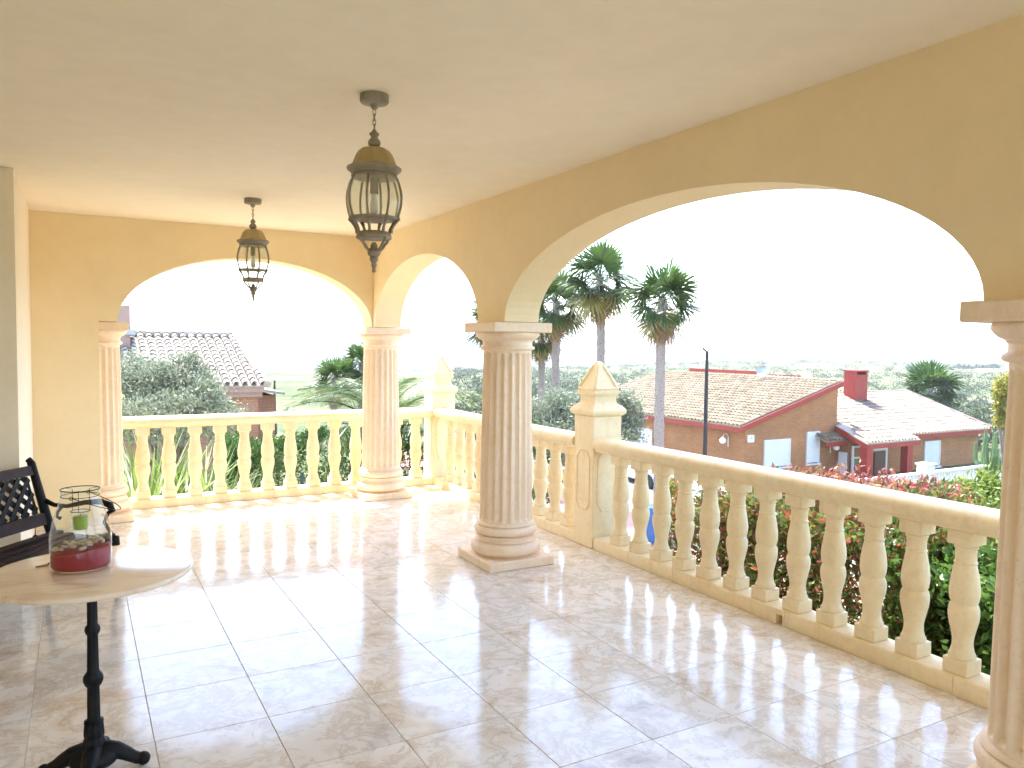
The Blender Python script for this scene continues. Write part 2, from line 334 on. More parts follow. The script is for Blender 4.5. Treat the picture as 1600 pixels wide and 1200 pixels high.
# floor: grout slab and separate tiles
fl = G().box(-3.2, 3.86, -3.6, 8.50, -.25, -.004).ob('floor', M['grout']); tag(fl, kind='structure')
TX, TY, GX, GY = .4495, .4665, .703, 5.25
def tilemesh(w, h): return G().box(-w/2, w/2, -h/2, h/2, -.004, .0, .0012).mesh('floor_tile')
tm = tilemesh(TX-.0024, TY-.0024); cache = {}
for i in range(-9, 8):
    for j in range(-20, 8):
        x0, x1 = GX+i*TX, GX+(i+1)*TX; y0, y1 = GY+j*TY, GY+(j+1)*TY
        x0, x1 = max(x0, -3.18), min(x1, 3.572); y0, y1 = max(y0, -3.58), min(y1, 8.222)
        if x1-x0 < .03 or y1-y0 < .03: continue
        if y1 < .6 or x1 < -1.4: continue
        k = (round(x1-x0, 3), round(y1-y0, 3))
        if abs(k[0]-TX) < .002 and abs(k[1]-TY) < .002: mm = tm
        else:
            if k not in cache: cache[k] = tilemesh(k[0]-.0024, k[1]-.0024)
            mm = cache[k]
        ob('floor_tile', mm, M['tile'], fl, ((x0+x1)/2, (y0+y1)/2, 0.0))
# terrace body below the floor
tb = G().box(-3.2, 3.86, -3.6, 8.50, -3.2, -.26).ob('terrace_base', M['wall']); tag(tb, kind='structure')
cl = G().box(-3.2, WX, -3.6, WY, CEIL, CEIL+.16).ob('ceiling', M['ceil']); tag(cl, kind='structure')
# roof slab with overhanging eaves all round
g = G(); g.box(WX+.002, 3.70, -3.6, 8.74, 2.90, 3.04, .01); g.box(-3.2, WX, WY+.002, 8.74, 2.90, 3.04, .01); g.box(-3.4, 3.66, -3.8, 8.70, 3.042, 3.14)
rf = g.ob('porch_roof', M['wall']); tag(rf, kind='structure')
# arcade walls
def arch_pts(a0, a1, n=40):
    c, h = (a0+a1)/2, (a1-a0)/2
    return [(c-h*math.cos(math.pi*i/n), SPR+RISE*math.sin(math.pi*i/n)) for i in range(n+1)]
def arcade(name, segs, top, f0, f1, axis, label):
    """segs: list of ('arch',a0,a1) or ('solid',a0,a1,zbottom); f0/f1 inner and outer face"""
    g = G()
    mk = (lambda a, z, f: (f, a, z)) if axis == 'y' else (lambda a, z, f: (a, f, z))
    for s in segs:
        if s[0] == 'solid':
            if axis == 'y': g.box(f0, f1, s[1], s[2], s[3], top)
            else: g.box(s[1], s[2], f0, f1, s[3], top)
        else:
            P = arch_pts(s[1], s[2])
            for (a, z), (b_, w) in zip(P[:-1], P[1:]):
                v = [mk(a, z, f0), mk(b_, w, f0), mk(b_, top, f0), mk(a, top, f0), mk(a, z, f1), mk(b_, w, f1), mk(b_, top, f1), mk(a, top, f1)]
                g.add(v, [(0, 1, 2, 3), (7, 6, 5, 4), (0, 4, 5, 1), (3, 2, 6, 7)])
    o = g.ob(name, M['wall']); return tag(o, label, 'wall')
arcade('arcade_wall', [('solid', -3.6, -2.55, -.2), ('arch', -2.55, 1.10), ('solid', 1.10, 1.52, SPR), ('arch', 1.52, 4.87), ('solid', 4.87, 5.29, SPR), ('arch', 5.29, 7.625), ('solid', 7.625, WYO, SPR)],
       2.898, WX, WXO, 'y', 'long cream stucco arcade wall of arches carried along the side balustrade')
arcade('arcade_wall', [('solid', -3.2, .172, -.2), ('solid', .172, .32, SPR), ('arch', .32, 2.645), ('solid', 2.645, WX-.002, SPR)],
       2.898, WY, WYO, 'x', 'cream stucco end wall with one wide arch framing the tiled roof and olive tree')
arcade('arcade_wall', [('solid', -3.2, -2.6, -.2), ('arch', -2.6, 2.4), ('solid', 2.4, WX-.002, -.2)], 2.898, -3.6, -3.32, 'x', 'unseen cream stucco end wall with one wide arch added for daylight')  # unseen end wall; its open arch is added to light the near column
# house block on the left and the house walls round the rest of the porch
hb = G().box(-3.2, LX-.02, 5.86, WY-.002, -.2, CEIL-.002).ob('house_wall', M['jamb']); tag(hb, 'pale plaster wall block with a sharp corner behind the iron bench', 'wall')
hw = G().box(-3.4, -3.2, -3.6, 5.86, -.2, 2.89).ob('house_front', M['wall']); tag(hw, 'cream stucco house front enclosing the porch floor', 'wall')

# ------------------------------------------------------------------ columns
def square(g, h, z0, z1, b=.006): g.box(-h, h, -h, h, z0, z1, b)
def shaft_mesh():
    nf, k = 20, 8; n = nf*k; v = []; f = []
    zs = [.31, .325, .345, .5, .8, 1.1, 1.4, 1.545, 1.562, 1.58]
    for z in zs:
        u = (z-.31)/(1.58-.31); r = .197-.018*u**1.4
        e = min(1, max(0, min((z-.325)/.02, (1.562-z)/.017)))
        for i in range(n):
            a = 2*math.pi*i/n; q = (i % k)/k
            d = 0 if q < .2 else math.sin(math.pi*(q-.2)/.8)*.021
            rr = r-d*e; v.append((rr*math.cos(a), rr*math.sin(a), z))
    for j in range(len(zs)-1):
        for i in range(n): f.append((j*n+i, j*n+(i+1) % n, (j+1)*n+(i+1) % n, (j+1)*n+i))
    return mesh('shaft', v, f, True, 32)
def torus_prof(r, z0, z1, n=7):
    c, h = (z0+z1)/2, (z1-z0)/2
    return [(r-h+h*math.cos(-math.pi/2+math.pi*i/n), c+h*math.sin(-math.pi/2+math.pi*i/n)) for i in range(n+1)]
cm_plinth = G(); square(cm_plinth, .268, .0, .068, .007); cm_plinth = cm_plinth.mesh('plinth')
prof = [(.2, .068), (.245, .070)]+torus_prof(.262, .078, .172)+[(.228, .176), (.222, .186)]+[(.212, .196), (.214, .206), (.222, .212), (.226, .216)]+torus_prof(.236, .222, .288)+[(.216, .292), (.214, .302), (.203, .31), (.19, .312)]
cm_base = G().lathe(prof, 64).mesh('base', True, 50)
cm_shaft = shaft_mesh()
prof = [(.175, 1.578), (.19, 1.582), (.2, 1.588), (.203, 1.597), (.2, 1.606), (.19, 1.612), (.184, 1.618), (.184, 1.644), (.19, 1.647), (.192, 1.654), (.2, 1.658), (.212, 1.664), (.226, 1.676), (.235, 1.69), (.236, 1.703), (.232, 1.711)]
cm_cap = G().lathe(prof, 64).mesh('capital', True, 45)
cm_ab = G(); square(cm_ab, .24, 1.712, SPR-.004, .005); cm_ab = cm_ab.mesh('abacus')
def column(x, y, label):
    r = empty('column', (x, y, 0), label, 'column', 'fluted columns under the arches')
    for nm, m_ in (('plinth', cm_plinth), ('base', cm_base), ('shaft', cm_shaft), ('capital', cm_cap), ('abacus', cm_ab)): ob(nm, m_, M['col'], r)
    return r
column(2.80, 5.085, 'fluted peach stone column standing free between the small arch and the great arch')
column(2.81, 7.875, 'fluted peach stone corner column where the two arcade walls meet')
column(.167, 7.945, 'fluted peach stone half column set against the wall end behind the jar')
column(2.80, 1.305, 'fluted peach stone column at the end of the great arch by the green hedge')

# ------------------------------------------------------------------ balustrades
BZ0, BZ1 = .088, .775
def baluster_mesh():
    g = G(); H = BZ1
    g.box(-.06, .06, -.06, .06, BZ0, BZ0+.072, .004)
    g.box(-.06, .06, -.06, .06, H-.07, H, .004)
    p = [(.030, BZ0+.070), (.058, BZ0+.073), (.0585, BZ0+.082), (.055, BZ0+.088), (.048, BZ0+.100), (.0425, BZ0+.125), (.041, BZ0+.15), (.0425, BZ0+.17), (.050, BZ0+.21), (.0585, BZ0+.25), (.062, BZ0+.283), (.0605, BZ0+.31), (.055, BZ0+.326), (.0515, BZ0+.333), (.052, BZ0+.336), (.0565, BZ0+.35), (.060, BZ0+.375), (.0605, BZ0+.395), (.059, BZ0+.42), (.054, BZ0+.46), (.0475, BZ0+.50), (.0435, BZ0+.523), (.0445, BZ0+.525), (.047, BZ0+.530), (.0445, BZ0+.535), (.042, BZ0+.537), (.0415, BZ0+.575), (.043, BZ0+.585), (.0425, BZ0+.593), (.047, BZ0+.598), (.048, BZ0+.603), (.045, BZ0+.606), (.048, BZ0+.611), (.056, BZ0+.6165), (.058, BZ0+.619), (.03, BZ0+.62)]
    p = [(r_*(1.1 if i not in (0, len(p)-1) else 1), z) for i, (r_, z) in enumerate(p)]; p = [(min(r_, .0595) if (z < BZ0+.09 or z > BZ0+.61) else r_, z) for r_, z in p]
    g.lathe(p, 28)
    return g.mesh('baluster', True, 38)
bal_m = baluster_mesh()
_rp = [(.066, .776), (.072, .777), (.078, .781), (.079, .796), (.083, .799), (.088, .801), (.096, .806), (.105, .815), (.110, .827), (.1115, .840), (.109, .853), (.102, .866), (.090, .876), (.074, .882), (.05, .886)]
rail_prof = _rp+[(-p, z) for p, z in _rp[::-1]]
kerb_prof = [(-.082, -.003), (.09, -.003), (.09, .078), (.082, .0872), (-.066, .0872), (-.076, .082), (-.082, .072)]
def balustrade(axis, c, a0, a1, bals, joints, label, drain=None):
    """runs along axis 'x' or 'y' at cross position c (inner side is the negative side)"""
    r = empty('balustrade', (a0, c, 0) if axis == 'x' else (c, a0, 0), label, 'balustrade', 'stone balustrades edging the terrace')
    o = Vector(r.location)
    def put(nm, g, smooth=True):
        g.v = [p-o for p in g.v]; return g.ob(nm, M['bal'], r, smooth, 35)
    ax = 'y' if axis == 'y' else 'x'
    pr = [(c+p, z) for p, z in rail_prof]; put('handrail', G().prism(pr, a0, a1, ax))
    kp = [(c+p, z) for p, z in kerb_prof]
    js = [a0]+sorted(joints)+[a1]
    for k in range(len(js)-1):
        s, e = js[k]+.0012, js[k+1]-.0012
        if drain and s < drain < e:
            put('kerb_stone', G().prism(kp, s, drain-.025, ax)); put('kerb_stone', G().prism(kp, drain+.025, e, ax))
            put('drain_lintel', G().box(c-.08, c+.088, drain-.0245, drain+.0245, .055, .0868))
        else: put('kerb_stone', G().prism(kp, s, e, ax))
    jr = random.Random(int(abs(a0)*100))
    for q in bals:
        ob('baluster', bal_m, M['bal'], r, Vector((q+jr.uniform(-.003, .003), c+jr.uniform(-.002, .002), 0) if axis == 'x' else (c+jr.uniform(-.002, .002), q+jr.uniform(-.003, .003), 0))-o, (0, 0, jr.choice((0, 1, 2, 3))*math.pi/2+R(jr.uniform(-1.6, 1.6))))
    return r
CX, CYB = 3.662, 8.312
st = .2428
balustrade('y', CX, -3.5, 5.046, [4.803-st*i for i in range(-0, 34) if 4.803-st*i > -3.4], [4.1, 3.12, 2.12, 1.1, .1, -.9], 'cream stone balustrade running past the red leaved hedge from the near pier', drain=3.16)
balustrade('y', CX, 5.335, 8.215, [5.335+.175+st*i for i in range(11)], [6.3, 7.25], 'cream stone balustrade between the two pyramid topped piers')
balustrade('x', CYB, .36, 3.558, [.548+.2365*i for i in range(13)], [1.32, 2.3], 'cream stone balustrade across the end arch in front of striped bladed plant')
def pier(x, y, label):
    r = empty('pier', (x, y, 0), label, 'pier', 'pyramid topped balustrade piers'); h = .137
    g = G(); g.box(-h, h, -h, h, 0, 1.058, .005); g.ob('shaft', M['bal'], r)
    def sq(hs): # stacked square sections
        g = G(); v = []; f = []
        for hh, z in hs: v += [(-hh, -hh, z), (hh, -hh, z), (hh, hh, z), (-hh, hh, z)]
        for i in range(len(hs)-1):
            for k in range(4): f.append((i*4+k, i*4+(k+1) % 4, i*4+4+(k+1) % 4, i*4+4+k))
        f.append((3, 2, 1, 0)); n = 4*(len(hs)-1); f.append((n, n+1, n+2, n+3)); return g.add(v, f)
    sq([(.137, 1.059), (.148, 1.064), (.160, 1.076), (.165, 1.09), (.165, 1.104), (.155, 1.118), (.138, 1.136), (.118, 1.152), (.108, 1.16), (.104, 1.175), (.104, 1.214)]).ob('cap', M['bal'], r)
    a, b_ = 1.215, 1.495
    fin = sq([(.104, a), (.114, a+.012), (.122, a+.022), (.124, a+.034), (.118, a+.052), (.028, b_-.02), (.02, b_-.006), (.008, b_)]).ob('finial', M['bal'], r)
    # raised triangular edge beads on each pyramid side
    for k in range(4):
        Rm = Matrix.Rotation(k*math.pi/2, 3, 'Z'); g = G()
        p0, p1, p2 = Vector((.116, -.108, a+.062)), Vector((.116, .108, a+.062)), Vector((.030, 0, b_-.03))
        q = [Rm @ p for p in (p0, p1, p2)]
        g.tube([q[0], q[1]], .013, 6); g.tube([q[0], Rm @ Vector((.034, -.022, b_-.035))], .013, 6); g.tube([q[1], Rm @ Vector((.034, .022, b_-.035))], .013, 6)
        g.ob('triangle_moulding', M['bal'], fin, True)
        # panel moulding on the shaft: long frame with scooped ends
        if k in (2, 3):
            P = []
            for s, e in (((-.095, .30), None),): pass
            hw_, z0, z1 = .088, .30, .775
            loop = [(-hw_+.05, z0), (-hw_+.035, z0+.005), (-hw_+.02, z0+.03), (-hw_, z0+.055), (-hw_, z1-.055), (-hw_+.02, z1-.03), (-hw_+.035, z1-.005), (-hw_+.05, z1)]
            loop += [(-p, z) for p, z in loop[::-1]]; loop.append(loop[0])
            G().tube([Rm @ Vector((h+.001, p, z)) for p, z in loop], .0075, 6).ob('panel_moulding', M['bal'], r, True)
    return r
pier(3.707, 5.190, 'cream stone pier with pyramid finial in front of the olive bush')
pier(3.70, 8.357, 'cream stone corner pier with pyramid finial where two balustrades meet, feather palm behind')
pier(.215, 8.357, 'cream stone pier mostly hidden behind the half column at the wall end')

# ================================================================== THINGS ON THE TERRACE
# ------------------------------------------------------------------ hanging lanterns
def lantern(x, y, label):
    r = empty('hanging_lantern', (x, y, CEIL-.72), label, 'lantern', 'ceiling lanterns')
    z0 = -(CEIL-.72); A = M['lamp']
    def put(nm, g, m_=A, par=r, smooth=True, ang=45):
        g.v = [p+Vector((0, 0, z0)) for p in g.v]; return g.ob(nm, m_, par, smooth, ang)
    put('ceiling_rose', G().lathe([(.0, CEIL-.0005), (.062, CEIL-.001), (.0625, CEIL-.03), (.058, CEIL-.036), (.02, CEIL-.042), (.014, CEIL-.058), (.006, CEIL-.064)], 28))
    for k in range(4):                       # chain links
        zc = CEIL-.075-.021*k; a = k*math.pi/2; pts = []
        for i in range(13):
            t_ = 2*math.pi*i/12; w, h = .0065*math.cos(t_), .0155*math.sin(t_)
            pts.append((w*math.cos(a), w*math.sin(a), zc+h))
        put('chain_link', G().tube(pts, .0022, 5))
    put('top_finial', G().lathe([(.004, 2.548), (.008, 2.545), (.012, 2.535), (.02, 2.532), (.022, 2.525), (.015, 2.517), (.014, 2.51), (.022, 2.503), (.0275, 2.492), (.026, 2.48), (.018, 2.474), (.022, 2.468), (.03, 2.462)][::-1], 20))
    # faceted dome, eight sides
    put('dome', G().lathe([(.116, 2.385), (.098, 2.394), (.092, 2.405), (.078, 2.44), (.066, 2.457), (.05, 2.464), (.02, 2.467)], 8, a0=R(22.5), a1=R(382.5)), M['lampgold'], smooth=False)
    put('brim', G().lathe([(.09, 2.353), (.097, 2.352), (.104, 2.362), (.117, 2.372), (.1185, 2.380), (.112, 2.3845), (.09, 2.384)], 32))
    put('collar', G().lathe([(.08, 2.338), (.097, 2.338), (.1, 2.343), (.097, 2.350), (.08, 2.350)], 32))
    gp = [(.096, 2.337), (.106, 2.315), (.1145, 2.285), (.1185, 2.255), (.1165, 2.222), (.11, 2.192), (.1015, 2.165)]
    for k in range(8):
        a = math.pi*k/4+.2
        put('rib', G().tube([((q+.003)*math.cos(a), (q+.003)*math.sin(a), z) for q, z in gp], .0052, 6))
        put('glass_pane', G().lathe(gp[::-1], 5, a0=a+.03, a1=a+math.pi/4-.03), M['lglass'], ang=80)
        put('cage_arm', G().tube([(q*math.cos(a), q*math.sin(a), z) for q, z in ((.1055, 2.172), (.107, 2.16), (.098, 2.15), (.088, 2.135), (.079, 2.118), (.076, 2.10))], [.007, .0095, .0075, .0062, .0062, .007], 6))
    put('lower_ring', G().lathe([(.094, 2.158), (.105, 2.158), (.107, 2.163), (.105, 2.168), (.094, 2.168)], 32))
    put('base_ring', G().lathe([(.062, 2.075), (.074, 2.075), (.078, 2.082), (.0755, 2.092), (.07, 2.104), (.064, 2.106), (.062, 2.10)], 32))
    for k in range(4):
        a = math.pi*k/2+.35
        put('scroll', G().tube([(q*math.cos(a), q*math.sin(a), z) for q, z in ((.078, 2.082), (.073, 2.066), (.058, 2.054), (.047, 2.038), (.035, 2.028), (.016, 2.03), (.006, 2.045))], .0062, 6))
    put('drop_finial', G().lathe([(.004, 1.93), (.007, 1.932), (.009, 1.94), (.006, 1.948), (.01, 1.955), (.0125, 1.965), (.01, 1.972), (.016, 1.98), (.02, 1.99), (.0165, 1.998), (.026, 2.006), (.029, 2.017), (.0255, 2.028), (.014, 2.038), (.016, 2.046), (.008, 2.06)], 18))
    put('lamp_holder', G().lathe([(.018, 2.27), (.018, 2.335), (.03, 2.339)], 14))
    put('bulb', G().lathe([(.002, 2.178), (.012, 2.182), (.018, 2.195), (.016, 2.225), (.012, 2.25), (.011, 2.27)], 14), M['globe'])
    return r
lantern(1.143, 3.296, 'eight ribbed metal and glass ceiling lantern hanging nearer the round marble table')
lantern(1.176, 6.136, 'eight ribbed metal and glass ceiling lantern hanging close to the end arch')

# ------------------------------------------------------------------ round bistro table
tx, ty, TT = .037, 3.255, .77
tbl = empty('bistro_table', (tx, ty, 0), 'round pink marble table on a black cast iron pedestal', 'table')
G().lathe([(.336, TT-.022), (.346, TT-.0205), (.35, TT-.016), (.35, TT-.005), (.347, TT-.0015), (.34, TT)], 96).ob('table_top', M['marble'], tbl, True, 50)
G().lathe([(.03, TT-.034), (.11, TT-.034), (.11, TT-.0225), (.03, TT-.0225)], 32).ob('top_plate', M['iron'], tbl, True)
def lobed(prof, n=32, k=8, d=.08):
    g = G().lathe(prof, n)
    for p in g.v:
        a = math.atan2(p.y, p.x); f_ = 1-d*(.5+.5*math.cos(k*a)); p.x *= f_; p.y *= f_
    return g
lobed([(.0235, .19), (.023, .25), (.022, .325), (.03, .335), (.036, .35), (.036, .362), (.031, .372), (.024, .38), (.0215, .388), (.0195, .50), (.019, .522), (.0245, .53), (.028, .54), (.027, .55), (.0185, .562), (.0185, .736)], 32, 8, .06).ob('stem', M['iron'], tbl, True, 60)
lobed([(.05, .055), (.046, .08), (.04, .115), (.034, .13), (.031, .135), (.036, .14), (.037, .15), (.034, .178), (.033, .188), (.036, .193), (.03, .199), (.02, .202)], 40, 10, .10).ob('fluted_socket', M['iron'], tbl, True, 60)
G().lathe([(.03, .03), (.075, .034), (.088, .05), (.082, .072), (.06, .088), (.04, .092)], 28).ob('base_boss', M['iron'], tbl, True, 60)
for k in range(4):
    a = R(-12)+k*math.pi/2; pts = [(.0, .07), (.04, .078), (.075, .07), (.105, .054), (.13, .038), (.15, .028), (.165, .028)]
    G().tube([(q*math.cos(a), q*math.sin(a), z) for q, z in pts], [.036, .036, .032, .027, .023, .023, .016], 10).ob('foot', M['iron'], tbl, True, 60)
    G().ball((.168*math.cos(a), .168*math.sin(a), .025), .025, 12, 8).ob('foot_scroll', M['iron'], tbl, True, 60)

# ------------------------------------------------------------------ glass jar lantern on the table
jp = onZ(127, 886, TT); jx, jy = jp.x, jp.y
jar = empty('jar_lantern', (jx, jy, TT+.0008), 'clear glass jar with wire handle, red sand and a green candle on marble table', 'jar')
op = [(.0, .0), (.088, .0005), (.1, .006), (.1035, .02), (.1035, .11), (.101, .14), (.092, .18), (.079, .222), (.066, .262), (.0625, .272), (.0625, .288), (.064, .293)]
G().lathe(op, 48, cap=False).ob('glass', M['jglass'], jar, True, 60)
g = G(); rr = random.Random(4); n = 40; prof = [(.0, .004), (.086, .004), (.097, .009), (.1, .02)]
g.lathe(prof, n, cap=False); tops = []
base_i = len(g.v)-n
for i in range(n):
    a = 2*math.pi*i/n; tops.append((.1*math.cos(a), .1*math.sin(a), .066+.016*math.cos(a-R(330))+.004*rr.random()))
g.v += [Vector(p) for p in tops]; g.f += [(base_i+i, base_i+(i+1) % n, base_i+n+(i+1) % n, base_i+n+i) for i in range(n)]
g.v.append(Vector((0, 0, .078))); g.f += [(base_i+n+i, base_i+n+(i+1) % n, len(g.v)-1) for i in range(n)]
g.ob('red_sand', M['redsand'], jar, True, 60)
for k in range(34):
    a = rr.random()*6.28; q = .09*math.sqrt(rr.random()); z = .080+.016*math.cos(a-R(330))*q/.1+.016*rr.random()
    sc = (1, .6+.3*rr.random(), .3+.2*rr.random())
    gg = G().ball((0, 0, 0), .008+.010*rr.random(), 8, 5, sc); gg.xf(Matrix.Translation((q*math.cos(a), q*math.sin(a), z)) @ Matrix.Rotation(rr.random()*6, 4, 'Z') @ Matrix.Rotation(rr.uniform(-.6, .6), 4, 'X'))
    gg.ob('shell', M['shell'], jar, True, 70)
G().lathe([(.0, .137), (.024, .1375), (.026, .140), (.030, .215), (.0305, .217)], 32, cap=False).ob('candle_glass', M['jglass'], jar, True, 60)
cnd = G().lathe([(.0, .143), (.0225, .144), (.026, .19), (.024, .192), (.0, .1905)], 28, cap=False).ob('candle', M['candle'], jar, True, 60)
G().tube([(0, 0, .19), (.001, 0, .2)], .0012, 5).ob('wick', M['wire'], cnd, True)
def ring(r, z, w=.0014, n=40): return G().tube([(r*math.cos(2*math.pi*i/n), r*math.sin(2*math.pi*i/n), z) for i in range(n+1)], w, 6)
ring(.0655, .2945, .002).ob('rim_wire', M['wire'], jar, True); ring(.0645, .270).ob('neck_wire', M['wire'], jar, True); ring(.0325, .212).ob('candle_ring', M['wire'], jar, True)
for s in (0, 1, 2): 
    a = R(20)+s*2.094; G().tube([(.0655*math.cos(a), .0655*math.sin(a), .295), (.033*math.cos(a), .033*math.sin(a), .292), (.033*math.cos(a), .033*math.sin(a), .212)], .0012, 5).ob('hanging_wire', M['wire'], jar, True)
hd = []  # swung down handle, hanging towards +X
ax = Vector((math.cos(R(-115)), math.sin(R(-115)), 0)); side = Vector((math.cos(R(-12)), math.sin(R(-12)), 0))
for i in range(21):
    t_ = math.pi*i/20; hd.append(ax*(.066*math.cos(t_))+side*(.135*math.sin(t_))+Vector((0, 0, .272-.062*math.sin(t_))))
G().tube(hd, .0016, 6).ob('handle', M['wire'], jar, True)
for s in (1, -1): ring(.006, 0, .0014, 14).xf(Matrix.Translation(ax*(.067*s)+Vector((0, 0, .271))) @ Matrix.Rotation(R(90), 4, 'X')).ob('handle_loop', M['wire'], jar, True)
# little trinket beside the jar
kp = onZ(70, 884, TT)
key = empty('trinket', (kp.x, kp.y, TT+.0008), 'small brass tag with a dark knotted cord lying beside the jar', 'trinket', rz=R(20))
G().box(-.03, .012, -.006, .006, 0, .004, .001).ob('brass_tag', M['brass'], key)
G().tube([(.012, 0, .004), (.022, .006, .008), (.035, .008, .007), (.045, .0, .01), (.034, -.008, .006), (.022, -.004, .008), (.05, .003, .006)], .0035, 6).ob('cord', M['iron'], key, True)

# ------------------------------------------------------------------ garden bench (iron ends, wooden slats, lattice back)
BA = R(38)    # long axis azimuth from +Y towards +X
foot = Vector((.20, 5.42, 0)); axis_ = Vector((math.sin(BA), math.cos(BA), 0)); face = Vector((math.cos(BA), -math.sin(BA), 0))
bo = foot-face*.46
bn = empty('garden_bench', bo, 'dark wood slat bench with black cast iron ends and lattice back', 'bench')
Mb = Matrix(((face.x, axis_.x, 0, 0), (face.y, axis_.y, 0, 0), (0, 0, 1, 0), (0, 0, 0, 1)))   # local: x forward, y along, z up
BL = 1.22
def bput(nm, g, m_, par=bn, smooth=False, ang=45): return g.xf(Mb).ob(nm, m_, par, smooth, ang)
for ye in (0, -BL):
    bput('back_post', G().tube([(.02, ye, .36), (-.01, ye, .45), (-.055, ye, .60), (-.10, ye, .75), (-.125, ye, .835), (-.14, ye, .855), (-.155, ye, .845)], [.03, .03, .027, .025, .024, .02, .012], 8), M['iron'], smooth=True)
    bput('leg', G().tube([(.02, ye, .39), (.0, ye, .28), (-.03, ye, .14), (-.02, ye, .05), (-.055, ye, .012)], [.024, .02, .017, .018, .02], 8), M['iron'], smooth=True)
    bput('leg', G().tube([(.40, ye, .37), (.44, ye, .27), (.43, ye, .15), (.45, ye, .05), (.47, ye, .014)], [.024, .022, .017, .018, .024], 8), M['iron'], smooth=True)
    bput('seat_bracket', G().tube([(.0, ye, .375), (.15, ye, .355), (.30, ye, .36), (.42, ye, .385), (.46, ye, .38), (.462, ye, .35), (.44, ye, .345)], [.02, .018, .018, .021, .024, .022, .014], 8), M['iron'], smooth=True)
    bput('armrest', G().tube([(-.03, ye, .60), (.03, ye, .575), (.12, ye, .57), (.25, ye, .60), (.36, ye, .61), (.42, ye, .59), (.435, ye, .555), (.41, ye, .54)], [.016, .014, .013, .016, .019, .022, .022, .012], 8), M['iron'], smooth=True)
    bput('arm_bracket', G().tube([(.09, ye, .57), (.055, ye, .53), (.05, ye, .50), (.075, ye, .49)], [.011, .01, .009, .012], 8), M['iron'], smooth=True)
    bput('arm_support', G().tube([(.41, ye, .545), (.38, ye, .48), (.42, ye, .42), (.43, ye, .385)], [.012, .011, .012, .014], 8), M['iron'], smooth=True)
for k in range(6): bput('seat_slat', G().box(.03+.072*k, .09+.072*k, -BL-.01, .01, .392-.02*math.sin(math.pi*k/5), .414-.02*math.sin(math.pi*k/5), .004), M['dwood'])
def back(z): return -.01-(z-.45)*.30
for z0, z1 in ((.455, .525), (.765, .82)):
    g = G(); x0, x1 = back(z0), back(z1)
    v = [(x0+.014, -BL, z0), (x0+.014, 0, z0), (x1+.014, 0, z1), (x1+.014, -BL, z1), (x0-.014, -BL, z0), (x0-.014, 0, z0), (x1-.014, 0, z1), (x1-.014, -BL, z1)]
    g.add(v, [(0, 1, 2, 3), (7, 6, 5, 4), (0, 4, 5, 1), (3, 2, 6, 7), (0, 3, 7, 4), (1, 5, 6, 2)]); bput('back_rail', g, M['dwood'])
lp = bput('lattice_frame', G().tube([(back(.525), -.07, .53), (back(.765), -.07, .76)], .008, 4), M['iron'])
nl = 0
for sgn in (1, -1):
    for k in range(-5, 20):
        ya = -BL+.06+k*.088; pts = []
        for i in range(2):
            z = .528+i*.235; y = ya+(i*.235*sgn if sgn > 0 else -i*.235+.235)
            pts.append((y, z))
        (y0, z0), (y1, z1) = pts
        lo, hi = -BL+.05, -.06
        def clip(t0, t1):
            return t0, t1
        ts = [0, 1]
        if y0 != y1:
            ta, tb_ = (lo-y0)/(y1-y0), (hi-y0)/(y1-y0); ta, tb_ = min(ta, tb_), max(ta, tb_); ts = [max(0, ta), min(1, tb_)]
        if ts[1]-ts[0] < .08: continue
        P = [(back(z0+(z1-z0)*q)+.004*sgn, y0+(y1-y0)*q, z0+(z1-z0)*q) for q in ts]
        d = Vector((0, -(z1-z0), (y1-y0))).normalized()*.0165; nx = Vector((.003, 0, 0)); a_, b_ = Vector(P[0]), Vector(P[1])
        v = [a_-d-nx, a_+d-nx, b_+d-nx, b_-d-nx, a_-d+nx, a_+d+nx, b_+d+nx, b_-d+nx]
        bput('lattice_strip', G().add(v, [(0, 1, 2, 3), (7, 6, 5, 4), (0, 4, 5, 1), (3, 2, 6, 7), (0, 3, 7, 4), (1, 5, 6, 2)]), M['iron'])
bput('hanging_cord', G().tube([(-.02, -.10, .47), (-.02, -.10, .40)], .0022, 5), M['iron'])
bput('cord_weight', G().ball((-.02, -.10, .388), .017, 12, 8), M['iron'], smooth=True)

# ================================================================== OUTSIDE
rng = np.random.default_rng(11)
def sstep(a, b, x): t_ = np.clip((x-a)/(b-a), 0, 1); return t_*t_*(3-2*t_)
def ground_z(x, y):
    x = np.asarray(x, float); y = np.asarray(y, float)
    d = np.hypot(np.maximum(x-3.9, 0), np.maximum(y-8.5, 0)); d = np.where((x < 3.9) & (y < 8.5), 0, d)
    z = -1.3-.9*sstep(.5, 4, d)
    right = sstep(4.5, 13, x)*sstep(-5, 5, x)
    z = z-2.2*sstep(1.5, 9, d)*np.maximum(sstep(5.5, 13, x), .0)
    r = np.hypot(x, y)
    az = np.degrees(np.arctan2(x, y))
    # right hand valley side falls gently, left opens to a low far plain
    rightw = sstep(22, 48, az)
    z = z-(1-rightw)*(55*sstep(45, 1500, r)+30*sstep(1500, 6000, r))-rightw*(3.2*sstep(45, 180, r)-1.2*sstep(180, 330, r)+50*sstep(420, 2500, r))
    z = z+rightw*sstep(60, 140, r)*(1.1*np.sin(x*.021+1.3)*np.cos(y*.027)+.5*np.sin(x*.07)*np.sin(y*.06+1))
    return z
rings = np.concatenate([np.linspace(3, 40, 50), np.geomspace(41.5, 9000, 90)]); na = 220
angs = np.linspace(0, 2*math.pi, na, endpoint=False)
RR, AA = np.meshgrid(rings, angs, indexing='ij'); gx, gy = RR*np.sin(AA)+1.0, RR*np.cos(AA)+3.5
gz = ground_z(gx, gy)
